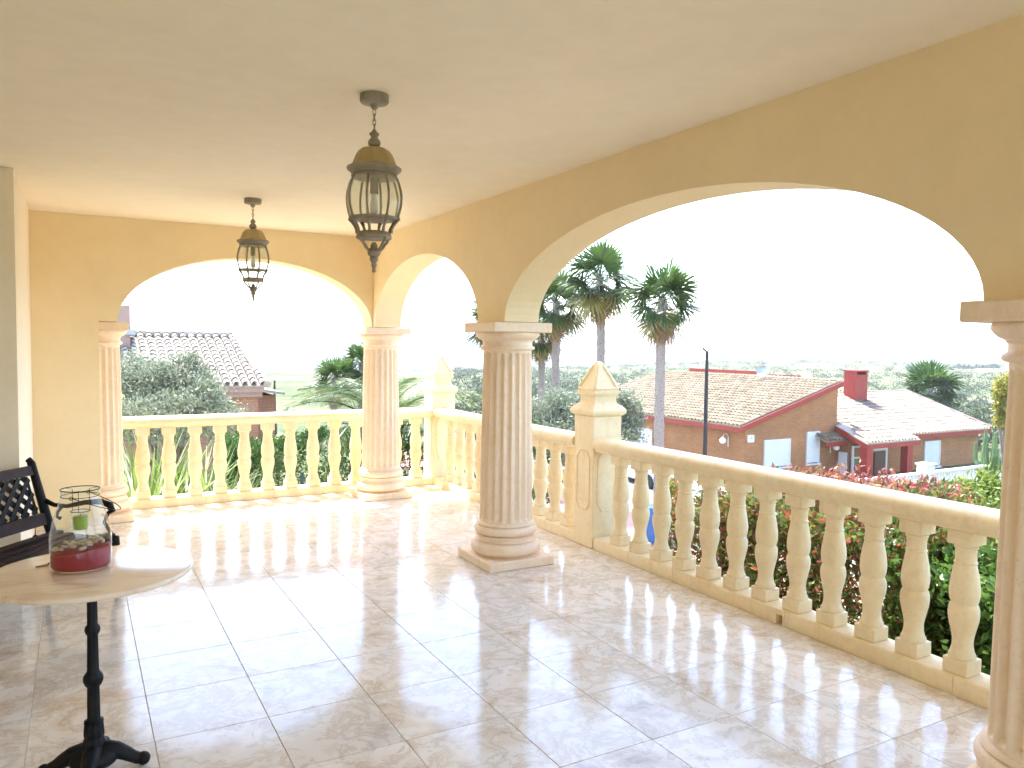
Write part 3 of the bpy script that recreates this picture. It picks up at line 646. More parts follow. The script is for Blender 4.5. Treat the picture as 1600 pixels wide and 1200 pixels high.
V = np.stack([gx, gy, gz], -1).reshape(-1, 3); I = np.arange(len(rings)*na).reshape(len(rings), na)
Q = np.stack([I[:-1], np.roll(I, -1, 1)[:-1], np.roll(I, -1, 1)[1:], I[1:]], -1).reshape(-1, 4)
gm = fastmesh('ground', V, Q); gm.polygons.foreach_set('use_smooth', [True]*len(gm.polygons))
gr = ob('ground', gm, M['scrub']); tag(gr, kind='structure')
# pale light-bouncing gravel round the terrace, street and salmon pavement: sheets that follow the ground
def sheet(name, x0, x1, y0, y1, dz, m_, n=24):
    xs = np.linspace(x0, x1, n); ys = np.linspace(y0, y1, n); X, Y = np.meshgrid(xs, ys, indexing='ij'); Z = ground_z(X, Y)+dz
    I = np.arange(n*n).reshape(n, n); Q = np.stack([I[:-1, :-1], I[1:, :-1], I[1:, 1:], I[:-1, 1:]], -1).reshape(-1, 4)
    o = ob(name, fastmesh(name, np.stack([X, Y, Z], -1).reshape(-1, 3), Q), m_); return tag(o, kind='structure')
sheet('garden_bed', -9, 12.5, 8.6, 17.5, .05, M['bouncegravel'], 40); sheet('garden_bed', 3.95, 12.5, -8, 8.5, .05, M['bouncegravel'], 40)
GZ = float(ground_z(20, 24))
def slab(name, poly, z0, z1, m_): o = G().prism(poly, z0, z1, 'z').ob(name, m_); return tag(o, kind='structure')
slab('road', [(17.7, -4), (24.2, -4), (24.2, 46), (17.7, 46)], GZ-.3, GZ+.02, M['road'])
slab('pavement', [(13.6, -4), (17.5, -4), (17.5, 46), (13.6, 46)], GZ-.3, GZ+.14, M['salmon'])
slab('kerb', [(17.502, -4), (17.698, -4), (17.698, 46), (17.502, 46)], GZ-.3, GZ+.13, M['kerb'])

# ------------------------------------------------------------------ leaves
def leaves_mesh(name, P, size, nrm=None, up=.3, aspect=.42, jitter=1.0, seed=0, fold=.25):
    """P (n,3) positions -> folded diamond leaves of random direction"""
    r = np.random.default_rng(seed); n = len(P); P = np.asarray(P, float)
    d = r.normal(size=(n, 3))*jitter
    if nrm is not None: d += nrm
    d[:, 2] += up; d /= np.linalg.norm(d, axis=1, keepdims=True)+1e-9
    a = r.normal(size=(n, 3)); s = np.cross(d, a); s /= np.linalg.norm(s, axis=1, keepdims=True)+1e-9; w = np.cross(d, s)
    L = size*r.uniform(.65, 1.25, (n, 1)); B = L*aspect
    v = np.stack([P, P+d*L*.45+s*B*.5+w*B*fold, P+d*L, P+d*L*.45-s*B*.5+w*B*fold], 1).reshape(-1, 3)
    i = np.arange(n)*4; q = np.concatenate([np.stack([i, i+1, i+2], -1), np.stack([i, i+2, i+3], -1)])
    return fastmesh(name, v, q)
def clumps(blobs, n, k, spread, seed, shell=.55):
    """blobs: (cx,cy,cz,rx,ry,rz) ellipsoids; k clump centres each, n leaves in all; returns positions and outward normals"""
    r = np.random.default_rng(seed); out = []; nr = []
    vol = np.array([(b[3]*b[4]*b[5])**.667 for b in blobs]); vol /= vol.sum()
    for b, v in zip(blobs, vol):
        kk = max(3, int(k*v)); u = r.normal(size=(kk, 3)); u /= np.linalg.norm(u, axis=1, keepdims=True); rad = shell+(1-shell)*r.random((kk, 1))**.6
        cc = u*rad; m_ = int(n*v); pick = r.integers(0, kk, m_)
        p = cc[pick]+r.normal(size=(m_, 3))*spread; nn = p/(np.linalg.norm(p, axis=1, keepdims=True)+1e-6)
        out.append(p*np.array(b[3:6])+np.array(b[:3])); nr.append(nn)
    return np.concatenate(out), np.concatenate(nr)
def limbs(base, blobs, r0, seed, nb=2):
    rr = random.Random(seed); g = G(); base = Vector(base)
    top = sum((Vector(b[:3]) for b in blobs), Vector())/len(blobs); fork = base.lerp(top, .38)
    g.tube([base+Vector((0, 0, -.1)), base.lerp(fork, .4)+Vector((rr.uniform(-.08, .08), rr.uniform(-.08, .08), 0)), fork], [r0*1.25, r0, r0*.8], 9)
    for b in blobs:
        for k in range(nb):
            e = Vector((b[0]+rr.uniform(-.5, .5)*b[3], b[1]+rr.uniform(-.5, .5)*b[4], b[2]+rr.uniform(-.1, .6)*b[5]))
            mid = fork.lerp(e, .5)+Vector((rr.uniform(-.15, .15), rr.uniform(-.15, .15), .1))
            g.tube([fork, mid, e], [r0*.55, r0*.32, r0*.1], 6)
    return g
def tree(name, base, blobs, n, k, size, m_, label, cat, seed, spread=.2, r0=.12, group=None, aspect=.35, up=.2):
    r = empty(name, base, label, cat, group); o = Vector(base)
    P, nn = clumps(blobs, n, k, spread, seed); ob('crown', leaves_mesh('crown', P-np.array(o), size, nn*.6, up, aspect, seed=seed), m_, r)
    g = limbs(base, blobs, r0, seed); g.v = [p-o for p in g.v]; g.ob('trunk', M['bark'], r, True, 60); return r
def gzf(x, y): return float(ground_z(x, y))
# olive beyond the end balustrade: placed from where its crown shows in front of the brick wall
def at_depth(px, py, d): q = ray(px, py); return Vector((0, 0, EYE))+q*d
def blob(px, py, d, rpx, rpy, rd=None): p = at_depth(px, py, d); s = d/F; return (p.x, p.y, p.z, rpx*s, (rd or rpx*s), rpy*s)
B = [blob(235, 612, 13.5, 55, 42), blob(285, 600, 13.6, 45, 42), blob(322, 628, 13.2, 38, 36), blob(200, 600, 14, 40, 45), blob(270, 650, 13, 90, 40), blob(170, 620, 13.8, 50, 50)]
c0 = at_depth(265, 700, 13.5); tree('olive_tree', (c0.x, c0.y, gzf(c0.x, c0.y)), B, 34000, 420, .075, M['olive'], 'silvery olive tree in front of the roof of the near brick house', 'tree', 3, .16)
B = [blob(862, 650, 15.5, 40, 38), blob(885, 640, 15.8, 32, 30), blob(845, 660, 15.4, 36, 34), blob(985, 655, 15, 24, 34), blob(965, 640, 15.2, 28, 30), blob(925, 660, 15.3, 50, 42), blob(900, 690, 15.2, 90, 36)]
c0 = at_depth(920, 760, 15.4); tree('olive_tree', (c0.x, c0.y, gzf(c0.x, c0.y)), B, 28000, 360, .08, M['olive'], 'rounded grey green olive bush behind the near pyramid pier', 'tree', 5, .17)

# ------------------------------------------------------------------ hedges
def hedge(name, x0, x1, y0, y1, ztop, zbot, n, size, m_, label, seed, wob=.12, aspect=.5, extra=None, slope=.05):
    """ztop: function (x,y) -> top height; leaves over the outside of a rounded block"""
    r = np.random.default_rng(seed); n0 = n
    u = r.random((n0, 3)); X = x0+(x1-x0)*u[:, 0]; Y = y0+(y1-y0)*u[:, 1]; T = ztop(X, Y)+wob*(np.sin(X*7+Y*3+seed)+np.sin(Y*5.3-X*2))*.5
    H = T-zbot; q = u[:, 2]
    # push points to the faces: choose side or top
    face_ = r.random(n0); Z = zbot+H*q
    lo = face_ < .26; X[lo] = x0+np.abs(r.normal(0, .12, lo.sum()))+.16*np.sin(Y[lo]*5.1+seed)*np.sin(Z[lo]*6.3+Y[lo]*2)+.12*np.sin(Z[lo]*4-Y[lo]*3.3)+slope*(Z[lo]-zbot)
    hi = (face_ >= .26) & (face_ < .36); Y[hi] = y1-np.abs(r.normal(0, .09, hi.sum()))
    h2 = (face_ >= .36) & (face_ < .56); Y[h2] = y0+np.abs(r.normal(0, .09, h2.sum()))
    tp = (face_ >= .56) & (face_ < .74); Z[tp] = T[tp]-np.abs(r.normal(0, .09, tp.sum()))
    P = np.stack([X, Y, Z], -1); c_ = np.array([(x0+x1)/2, (y0+y1)/2, float(np.mean(T))-.6]); nn = P-c_; nn /= np.linalg.norm(nn, axis=1, keepdims=True)
    r_ = empty(name, ((x0+x1)/2, (y0+y1)/2, zbot), label, 'hedge'); o = np.array(r_.location)
    ob('foliage', leaves_mesh('foliage', P-o, size, nn*.8, .25, aspect, seed=seed), m_, r_)
    g = G(); rr = random.Random(seed)
    for k in range(int(max(x1-x0, y1-y0)*3)):
        bx, by = rr.uniform(x0+.2, x1-.2), rr.uniform(y0+.2, y1-.2); tz = float(ztop(np.array(bx), np.array(by)))-.15
        g.tube([(bx-o[0], by-o[1], -.1), (bx-o[0]+rr.uniform(-.1, .1), by-o[1]+rr.uniform(-.1, .1), (tz-zbot)*.5), (bx-o[0]+rr.uniform(-.2, .2), by-o[1]+rr.uniform(-.2, .2), tz-zbot)], [.03, .02, .008], 5)
    g.ob('stems', M['bark'], r_, True)
    if extra: extra(r_, o)
    return r_
def shoots(r_, o):
    r = np.random.default_rng(77); n = 240; pts = []; st_ = G()
    for k in range(n):
        x = r.uniform(4.95, 5.9); y = r.uniform(3.45, 4.9); z = float(phot_top(np.array(x), np.array(y)))-.12; h = r.uniform(.10, .36)
        d = np.array([r.normal(0, .18), r.normal(0, .18), 1]); d /= np.linalg.norm(d)
        for q in np.linspace(.1, 1, 13): pts.append(np.array([x, y, z])+d*h*q)
        st_.tube([Vector((x, y, z-.05))-Vector(o), Vector(np.array([x, y, z])+d*h)-Vector(o)], [.004, .002], 4)
    ob('red_shoots', leaves_mesh('red_shoots', np.array(pts)-o, .058, None, .35, .4, seed=9), M['phottop'], r_)
    tag(st_.ob('shoot_stems', M['bark'], r_), kind='stuff')
def phot_top(x, y): return .22+.22*sstep(5.2, 4.3, y)
zb = gzf(5.2, 4)
hedge('photinia_hedge', 4.35, 6.3, 2.9, 5.12, phot_top, zb, 62000, .064, M['photinia'], 'red tipped hedge of glossy leaves outside the side balustrade', 21, .1, .42, shoots, slope=.34)
hedge('green_hedge', 4.3, 6.2, .4, 3.05, lambda x, y: .40+0*x, zb, 52000, .06, M['hedge'], 'bright green leafy hedge outside the side balustrade by the end column', 22, .1, .55, slope=.36)
hedge('clipped_hedge', 1.9, 7.6, 11.8, 12.9, lambda x, y: .10+.05*np.sin(x*2.1), gzf(4, 12), 60000, .07, M['hedgeback'], 'clipped green hedge behind the end balustrade under the feather palm', 23, .14, .4)
B = [blob(1515, 790, 8.2, 45, 34), blob(1550, 778, 8.4, 40, 38), blob(1485, 812, 8.0, 40, 34)]
c0 = at_depth(1490, 850, 8.2); tree('lime_shrub', (c0.x, c0.y, gzf(c0.x, c0.y)), B, 5000, 120, .07, M['limeleaf'], 'lime green shrub rising above the side handrail beside the end column', 'shrub', 31, .22, .04, aspect=.5)
B = [blob(1052, 778, 14.5, 14, 26), blob(1040, 765, 14.5, 10, 14)]
c0 = at_depth(1050, 840, 14.5); tree('flowering_shrub', (c0.x, c0.y, gzf(c0.x, c0.y)), B, 1500, 50, .07, M['yellowleaf'], 'yellow flowering shrub seen between balusters near the blue bin', 'shrub', 32, .22, .03, aspect=.5)

# ------------------------------------------------------------------ striped blade plant and agave below the end balustrade
def blades(name, base, n, L, w, m_, label, cat, seed, spread=.9, drop=.5):
    rr = random.Random(seed); r = empty(name, base, label, cat); V = []; Fc = []
    for k in range(n):
        a = rr.random()*6.283; el = rr.uniform(.15, 1.4); l = L*rr.uniform(.6, 1.1); ww = w*rr.uniform(.7, 1.2); b0 = Vector((rr.gauss(0, .1), rr.gauss(0, .1), 0))
        d = Vector((math.cos(a)*math.cos(el), math.sin(a)*math.cos(el), math.sin(el))); s = Vector((-math.sin(a), math.cos(a), 0)); i0 = len(V)
        for j in range(6):
            q = j/5; p = b0+d*(l*q)-Vector((0, 0, 1))*(drop*l*(1.3-el*.6)*q*q*.5); h = ww*(1-q**2.2)*.5+.001
            V += [p-s*h+Vector((0, 0, h*.5)), p-Vector((0, 0, h*.3)), p+s*h+Vector((0, 0, h*.5))]
        for j in range(5):
            for c_ in (0, 1): Fc.append((i0+j*3+c_, i0+j*3+c_+1, i0+j*3+4+c_, i0+j*3+3+c_))
    ob('blades', mesh('blades', V, Fc), m_, r); return r
for i, (px, py, d, n_, L_, lab) in enumerate([(232, 800, 9.6, 330, 1.3, 'tall striped blade plant behind the end balustrade beside the half column'), (300, 800, 9.9, 280, 1.1, 'arching striped blade plant behind the middle of the end balustrade'), (345, 795, 10.0, 170, .8, 'low striped blade plant behind the end balustrade before the clipped hedge')]):
    p = at_depth(px, py, d); z = max(gzf(p.x, p.y), p.z-.35); blades('blade_plant', (p.x, max(p.y, 8.95), z), n_, L_*1.3, .045, M['yucca'], lab, 'plant', 40+i)

# ------------------------------------------------------------------ palms
def fan_mesh(name, nseg=26, R_=.72, pet=.46, droop=.5, seed=0):
    rr = random.Random(seed); g = G(); g.tube([(0, 0, 0), (pet*.5, 0, -.01), (pet, 0, -.05)], [.018, .012, .008], 5)
    hub = Vector((pet, 0, -.05))
    for k in range(nseg):
        a = R(-125+250*k/(nseg-1))+rr.uniform(-.03, .03); l = R_*(1-.22*abs(a)/2.2)*rr.uniform(.88, 1.08); d = Vector((math.cos(a), math.sin(a), 0)); s = Vector((-math.sin(a), math.cos(a), 0))
        w0, w1 = .003, l*.048; z1 = -.04-.05*abs(a)+(.012 if k % 2 else -.012); dr = droop*rr.uniform(.5, 1.4)
        p1 = hub+d*l*.55+Vector((0, 0, z1)); p2 = hub+d*l*.8+Vector((0, 0, z1-.10*dr)); p3 = hub+d*l*.96+Vector((0, 0, z1-.34*dr))
        v = [hub-s*w0, hub+s*w0, p1-s*w1, p1+s*w1, p2-s*w1*.55, p2+s*w1*.55, p3]
        g.add(v, [(0, 1, 3, 2), (2, 3, 5, 4), (4, 5, 6)])
    return g.mesh(name)
fans = {k: [fan_mesh('frond', seed=s, droop=dp) for s in (1, 2)] for k, dp in (('frond', .6), ('frondnew', .15), ('frondyel', .9), ('fronddead', 1.4))}
for k, ms in fans.items():
    for mm in ms: mm.materials.append(M[k])
def trunk_mesh(h, r0, r1, seed):
    rr = random.Random(seed); n = max(14, int(h/.16)); v = []; f = []; k = 12; bx, by = rr.uniform(-.15, .15), rr.uniform(-.15, .15)
    for i in range(n+1):
        q = i/n; r_ = (r0+(r1-r0)*q)*(1+.05*(i % 2))*(1+.35*max(0, .08-q)/.08); ox, oy = bx*math.sin(q*2.6), by*math.sin(q*2.2)
        for j in range(k):
            a = 2*math.pi*j/k+.26*(i % 2); s = r_*rr.uniform(.93, 1.07); v.append((ox+s*math.cos(a), oy+s*math.sin(a), h*q))
    for i in range(n):
        for j in range(k): f.append((i*k+j, i*k+(j+1) % k, (i+1)*k+(j+1) % k, (i+1)*k+j))
    f.append(tuple(n*k+j for j in range(k))); return mesh('trunk', v, f), (bx*math.sin(2.6), by*math.sin(2.2))
def fan_palm(x, y, ztop, sc, label, seed, r0=.17, r1=.135, nf=27, group='fan palms along the street', dead=10):
    rr = random.Random(seed); z0 = gzf(x, y)+(.14 if 13.6 < x < 17.5 else 0); h = ztop-z0
    r = empty('fan_palm', (x, y, z0), label, 'palm tree', group); tm_, (ox, oy) = trunk_mesh(h, r0, r1, seed); ob('trunk', tm_, M['palmtrunk'], r)
    ga = 2.39996
    for k in range(nf):
        q = k/(nf-1); el = R(82-130*q+rr.uniform(-9, 9)); kind = 'frondnew' if q < .25 else ('frond' if q < .86 else 'frondyel'); s = sc*rr.uniform(.85, 1.12)*(.9 if q < .2 else 1)
        ob('frond', fans[kind][k % 2], None, r, (ox, oy, h-.12*q*sc), (rr.uniform(-.5, .5), -el, k*ga+rr.uniform(-.3, .3)), (s, s, s))
    for k in range(dead):
        s = sc*rr.uniform(.6, .9); ob('dead_frond', fans['fronddead'][k % 2], None, r, (ox, oy, h-.25*sc), (rr.uniform(-.5, .5), R(rr.uniform(62, 84)), k*6.283/dead+rr.uniform(-.3, .3)), (s, s*.6, s))
    return r
PX = 15.7
def palm_at(px, py, sc, label, seed, X=PX, **k): p = onX(px, py, X); return fan_palm(X, p.y, p.z, sc, label, seed, **k)
palm_at(1037, 466, 1.25, 'fan palm with a bright young top standing nearest the black lamp post', 51)
palm_at(932, 432, 1.4, 'tallest fan palm, its trunk rising behind the near pyramid pier', 52)
palm_at(871, 470, 1.35, 'fan palm with dense drooping skirt just beside the tallest palm', 53)
palm_at(841, 522, 1.05, 'slender fan palm whose crown is cut by the free standing column', 54, r0=.16, r1=.12)
palm_at(776, 500, 1.45, 'fan palm mostly hidden behind the free standing column', 55)
p = at_depth(1453, 606, 50); fan_palm(p.x, p.y, p.z, 2.0, 'bushy fan palm growing beyond the pale roof of the far brick house', 56, r0=.3, r1=.26, nf=38, group='fan palms beyond the houses')
p = at_depth(528, 590, 30); fan_palm(p.x, p.y, p.z, 1.0, 'short fan palm seen through the end arch above the feather palm', 57, group='fan palms beyond the houses')
p = at_depth(564, 566, 31); fan_palm(p.x, p.y, p.z, .95, 'fan palm with bare trunk seen just beside the corner column', 58, group='fan palms beyond the houses')
# feather palm
def feather_mesh(seed, L=2.5):
    rr = random.Random(seed); g = G(); P = []; n = 26
    for i in range(n+1):
        q = i/n; P.append(Vector((L*(q*.92-.10*q*q*q), 0, L*(.55*q-.78*q*q))))
    g.tube(P, [.022*(1-i/n)+.004 for i in range(n+1)], 5)
    for i in range(3, n+1):
        for sub in range(4):
            q = min(1, (i+sub/4)/n); j = min(n-1, int(q*n)); p = P[j].lerp(P[j+1], q*n-j); t_ = (P[j+1]-P[j]).normalized()
            l = .50*math.sin(math.pi*(.12+.86*q))**.6*rr.uniform(.8, 1.1)
            for sg in (-1, 1):
                d = (t_*rr.uniform(.7, 1.0)+Vector((0, sg*.75, rr.choice((.0, .35, .6))+rr.uniform(-.15, .15)))).normalized(); dr = l*rr.uniform(.25, .6); e = p+d*l-Vector((0, 0, dr)); mid = p+d*l*.5-Vector((0, 0, dr*.2)); s = d.cross(Vector((0, 0, 1))).normalized()*.0065
                g.add([p, mid-s, e, mid+s], [(0, 1, 2, 3)])
    return g.mesh('frond')
ff = [feather_mesh(s) for s in (1, 2, 3)]
for mm in ff: mm.materials.append(M['phoenix'])
p = at_depth(606, 684, 13.0); z0 = gzf(p.x, p.y)
fp = empty('feather_palm', (p.x, p.y, z0), 'young feather palm with long arching green fronds behind the corner column', 'palm tree')
tm_, o_ = trunk_mesh(p.z-z0, .26, .24, 3); ob('trunk', tm_, M['palmtrunk'], fp)
rr = random.Random(8)
for k in range(30):
    q = k/29; el = R(70-75*q+rr.uniform(-8, 8)); s = rr.uniform(.8, 1.0)*(.72+.25*min(1, q*2))
    ob('frond', ff[k % 3], None, fp, (o_[0], o_[1], p.z-z0), (0, -el+R(8), k*2.39996+rr.uniform(-.2, .2)), (s, s, s))

# ------------------------------------------------------------------ roof tiles
def barrel(w=.21, L=.40, h=.06, n=6, t_=.014):
    """one clay barrel tile, axis along +Y going up the slope, lifted at its lower end"""
    v = []; f = []
    for (y, k, dz) in ((0, 1.0, .035), (L, .86, .0)):
        for s in (1, 0):
            for i in range(n+1):
                a = math.pi*i/n; q = (w/2*k-(0 if s else t_)); hh = h*k-(0 if s else t_)
                v.append((-q*math.cos(a), y, hh*math.sin(a)+dz))
    m_ = n+1
    for i in range(n):
        f.append((i, i+1, 2*m_+i+1, 2*m_+i)); f.append((m_+i+1, m_+i, 0+i, i+1)); f.append((2*m_+i, 2*m_+i+1, 3*m_+i+1, 3*m_+i)); f.append((m_+i, m_+i+1, 3*m_+i+1, 3*m_+i))
    return v, f
def roof_frame(origin, along, upslope):
    a = Vector(along).normalized(); u = Vector(upslope).normalized(); nrm = a.cross(u).normalized()
    if nrm.z < 0: nrm = -nrm
    return Matrix(((a.x, u.x, nrm.x, origin[0]), (a.y, u.y, nrm.y, origin[1]), (a.z, u.z, nrm.z, origin[2]), (0, 0, 0, 1)))
def tile_field(name, parent, origin, along, upslope, W_, H_, m_, pitch=.24, row=.34, keep=None, off=Vector()):
    """many small tiles joined: rows of barrel tiles over a slope; keep(u,v) masks a hip"""
    Mx = roof_frame(origin, along, upslope); tv, tf = barrel(pitch*.68, row*1.2, .085, 5); tv = np.array(tv); tf = np.array(tf); V = []; Q = []; c = 0
    rr = np.random.default_rng(5)
    for i in range(int(W_/pitch)):
        for j in range(int(H_/row)):
            u, v = (i+.5)*pitch, j*row
            if keep and not keep(u, v): continue
            p = tv+np.array([u+rr.normal(0, .006), v+rr.normal(0, .008), .02+rr.normal(0, .004)]); V.append(p); Q.append(tf+c); c += len(tv)
    V = np.concatenate(V); Q = np.concatenate(Q); R3 = np.array(Mx.to_3x3()); V = V @ R3.T+np.array(Mx.translation)-np.array(off)
    o = ob(name, fastmesh(name, V, Q), m_, parent); tag(o, kind='stuff'); return o
def quadslab(pts, th):
    """thick sheet under four or three roof corners"""
    p = [Vector(q) for q in pts]; n = (p[1]-p[0]).cross(p[2]-p[0]).normalized()
    if n.z < 0: n = -n
    k = len(p); g = G(); g.add(p+[q-n*th for q in p], [tuple(range(k)), tuple(range(2*k-1, k-1, -1))]+[(i, i+k, (i+1) % k+k, (i+1) % k) for i in range(k)]); return g
def rel(g, o): g.v = [p-Vector(o) for p in g.v]; return g
def shutter(parent, o, x0, x1, z0, z1, y, mt=None, slats=True):
    """roller shutter window on a wall facing -Y: frame, slats, sill"""
    fr = rel(G().box(x0-.05, x0, y-.05, y+.05, z0-.05, z1+.05).box(x1, x1+.05, y-.05, y+.05, z0-.05, z1+.05).box(x0, x1, y-.05, y+.05, z1, z1+.05), o).ob('window', M['white'], parent)
    n = max(4, int((z1-z0)/.11)); h = (z1-z0)/n; sm = G().box(-(x1-x0)/2, (x1-x0)/2, -.008, .012, .002, h-.002, .003).mesh('shutter_slat')
    for k in range(n): ob('shutter_slat', sm, M['white'], fr, Vector(((x0+x1)/2, y-.01, z0+k*h))-Vector(o))
    rel(G().box(x0-.1, x1+.1, y-.12, y+.02, z0-.11, z0-.05), o).ob('sill', M['white'], fr)
    return fr
def wall_lamp(x, y, z, nrm, label):
    r = empty('wall_lamp', (x, y, z), label, 'wall lamp', 'white globe wall lamps'); d = Vector(nrm)
    G().tube([d*.02+Vector((0, 0, -.28)), d*.02+Vector((0, 0, .16))], .022, 8).ob('backplate', M['white'], r)
    P = [d*.03]+[d*(.19-.16*math.cos(math.pi*i/10))+Vector((0, 0, .16+.17*math.sin(math.pi*i/10))) for i in range(11)]
    G().tube([d*.03+Vector((0, 0, .1))]+P[1:], .016, 8).ob('bracket', M['white'], r, True)
    e = d*.35+Vector((0, 0, .02)); G().ball(e, .15, 18, 12).ob('globe', M['globe'], r, True, 80)
    G().lathe([(.05, .16), (.06, .175), (.02, .2)], 14, (e.x, e.y)).ob('cap', M['white'], r, True)
    return r

# ------------------------------------------------------------------ far brick house
HX, HY, HE = 25.52, 24.7, -1.74; XP, ZP = 31.6, .02; YB = 38.0; HO = (HX, HY, GZ)
hs = empty('brick_house', HO, 'single storey tan brick house with red trimmed tile roofs and a small porch', 'house')
sl_ = (ZP-HE)/(XP-HX)
# main block: wall under a single pitch roof rising to the right
g = G(); zt = lambda x: HE-.12+sl_*(x-HX)
wl = [(HX+.08, GZ-.4), (XP, GZ-.4), (XP, zt(XP)), (HX+.08, zt(HX+.08))]
rel(g.prism(wl, HY+.06, YB-.1, 'y'), HO).ob('wall', M['brick'], hs)
rs = rel(quadslab([(HX-.35, HY-.12, HE-.35*sl_), (XP+.15, HY-.12, ZP+.15*sl_), (XP+.15, YB, ZP+.15*sl_), (HX-.35, YB, HE-.35*sl_)], .06), HO).ob('roof', M['rtile'], hs)
L_ = math.hypot(XP+.5-HX, ZP-HE)
tile_field('roof_tiles', rs, (HX-.38, HY-.08, HE-.37*sl_+.015), (0, 1, 0), (1, 0, sl_), YB-HY, L_+.1, M['rtile'], .24, .345, None, HO).parent = rs
# red fascia boards: rake, eave
rk = G(); a_, b_ = Vector((HX-.36, HY-.17, HE-.36*sl_)), Vector((XP+.16, HY-.17, ZP+.16*sl_))
for p, q in ((a_, b_),):
    v = [p+Vector((0, 0, .03)), q+Vector((0, 0, .03)), q+Vector((0, 0, -.20)), p+Vector((0, 0, -.20))]; rk.add(v+[w+Vector((0, .045, 0)) for w in v], [(0, 1, 2, 3), (7, 6, 5, 4), (0, 4, 5, 1), (1, 5, 6, 2), (2, 6, 7, 3), (3, 7, 4, 0)])
rel(rk, HO).ob('rake_board', M['redpaint'], rs)
rel(G().box(HX-.34, HX-.30, HY-.12, YB, HE-.36*sl_-.22, HE-.36*sl_-.03), HO).ob('eave_board', M['redpaint'], rs)
rel(G().box(HX-.30, HX+.08, HY-.10, YB, HE-.36*sl_-.13, HE-.36*sl_-.09), HO).ob('soffit', M['redpaint'], rs)
fa0, fa1 = onX(1078, 590, 31.9), onX(1182, 593, 31.9)
rel(G().box(31.85, 32.0, fa1.y, fa0.y, ZP-.1, ZP+.34), HO).ob('ridge_fascia', M['redpaint'], rs)
fb0, fb1 = onX(1205, 590, 33.2), onX(1250, 590, 33.2)
rel(G().box(33.1, 33.25, fb1.y, fb0.y, ZP-.3, ZP+.16), HO).ob('ridge_fascia', M['redpaint'], rs)
# windows on the gable wall
shutter(hs, HO, 26.80, 28.36, -3.72, -2.55, HY+.03); shutter(hs, HO, 29.55, 30.32, -3.70, -2.30, HY+.03)
p0, p1 = onY(1169, 680, HY), onY(1178, 691, HY)
mp_ = rel(G().box(p0.x, p1.x, HY-.03, HY+.07, p1.z, p0.z, .01), HO).ob('meter_plate', M['white'], hs)
rel(G().box((p0.x+p1.x)/2-.04, (p0.x+p1.x)/2+.04, HY-.034, HY-.029, (p0.z+p1.z)/2-.02, (p0.z+p1.z)/2+.09), HO).ob('plate_mark', M['shade_steel'], mp_)
rel(G().box(HX+.03, HX+.13, 31.05, 33.3, GZ+.1, -2.6), HO).ob('garage_door', M['white'], hs)
# wing with hip roof, to the right
WYW, WE, XR = 24.0, -2.42, 42.5; RY, RZ, RXE = 27.8, -.80, 41.3
rel(G().box(XP+.02, XR-.45, WYW+.05, 31, GZ-.4, WE-.1), HO).ob('wing_wall', M['brick'], hs)
ev = [(XP-.1, WYW-.35, WE-.13), (XR, WYW-.35, WE-.13), (RXE, RY, RZ), (XP-.1, RY, RZ)]
wr = rel(quadslab(ev, .06), HO).ob('wing_roof', M['rtilepale'], hs)
rel(quadslab([(XR, WYW-.35, WE-.13), (XR, 31.6, WE-.13), (RXE, RY, RZ)], .06), HO).ob('hip_slope', M['rtilepale'], wr)
rel(quadslab([(XR, 31.6, WE-.13), (XP-.1, 31.6, WE-.13), (XP-.1, RY, RZ), (RXE, RY, RZ)], .06), HO).ob('rear_slope', M['rtilepale'], wr)
slope_l = math.hypot(RY-WYW+.35, RZ-WE+.13)
tile_field('wing_roof_tiles', wr, (XP-.1, WYW-.40, WE-.135), (1, 0, 0), (0, RY-WYW+.35, RZ-WE+.13), XR-XP+.1, slope_l, M['rtilepale'], .24, .345, lambda u, v: u < (XR-XP)-(XR-RXE)*(v+.2)/slope_l, HO)
rel(G().tube([(XR, WYW-.35, WE-.05), (RXE, RY, RZ+.06)], .1, 7), HO).ob('hip_ridge', M['rtilepale'], wr)
rel(G().tube([(XP, RY, RZ+.05), (RXE, RY, RZ+.05)], .1, 7), HO).ob('ridge_tiles', M['rtilepale'], wr)
rel(G().box(34.6, XR+.01, WYW-.36, WYW-.31, WE-.36, WE-.16), HO).ob('eave_board', M['redpaint'], wr)
q0, q1 = onY(1446, 691, WYW), onY(1467, 727, WYW); shutter(hs, HO, q0.x, q1.x, q1.z, q0.z, WYW+.02)
# chimney
c0 = onY(1327, 610, 27.2); c1 = onY(1347, 580, 27.2)
ch = rel(G().box(c0.x, c1.x, 26.85, 27.55, -1.4, c1.z-.18).box(c0.x, c0.x+.12, 26.85, 27.55, c1.z-.18, c1.z-.02).box(c1.x-.12, c1.x, 26.85, 27.55, c1.z-.18, c1.z-.02), HO).ob('chimney', M['redpaint'], hs)
rel(G().box(c0.x-.05, c1.x+.05, 26.8, 27.6, c1.z-.018, c1.z+.06), HO).ob('chimney_cap', M['redpaint'], ch)
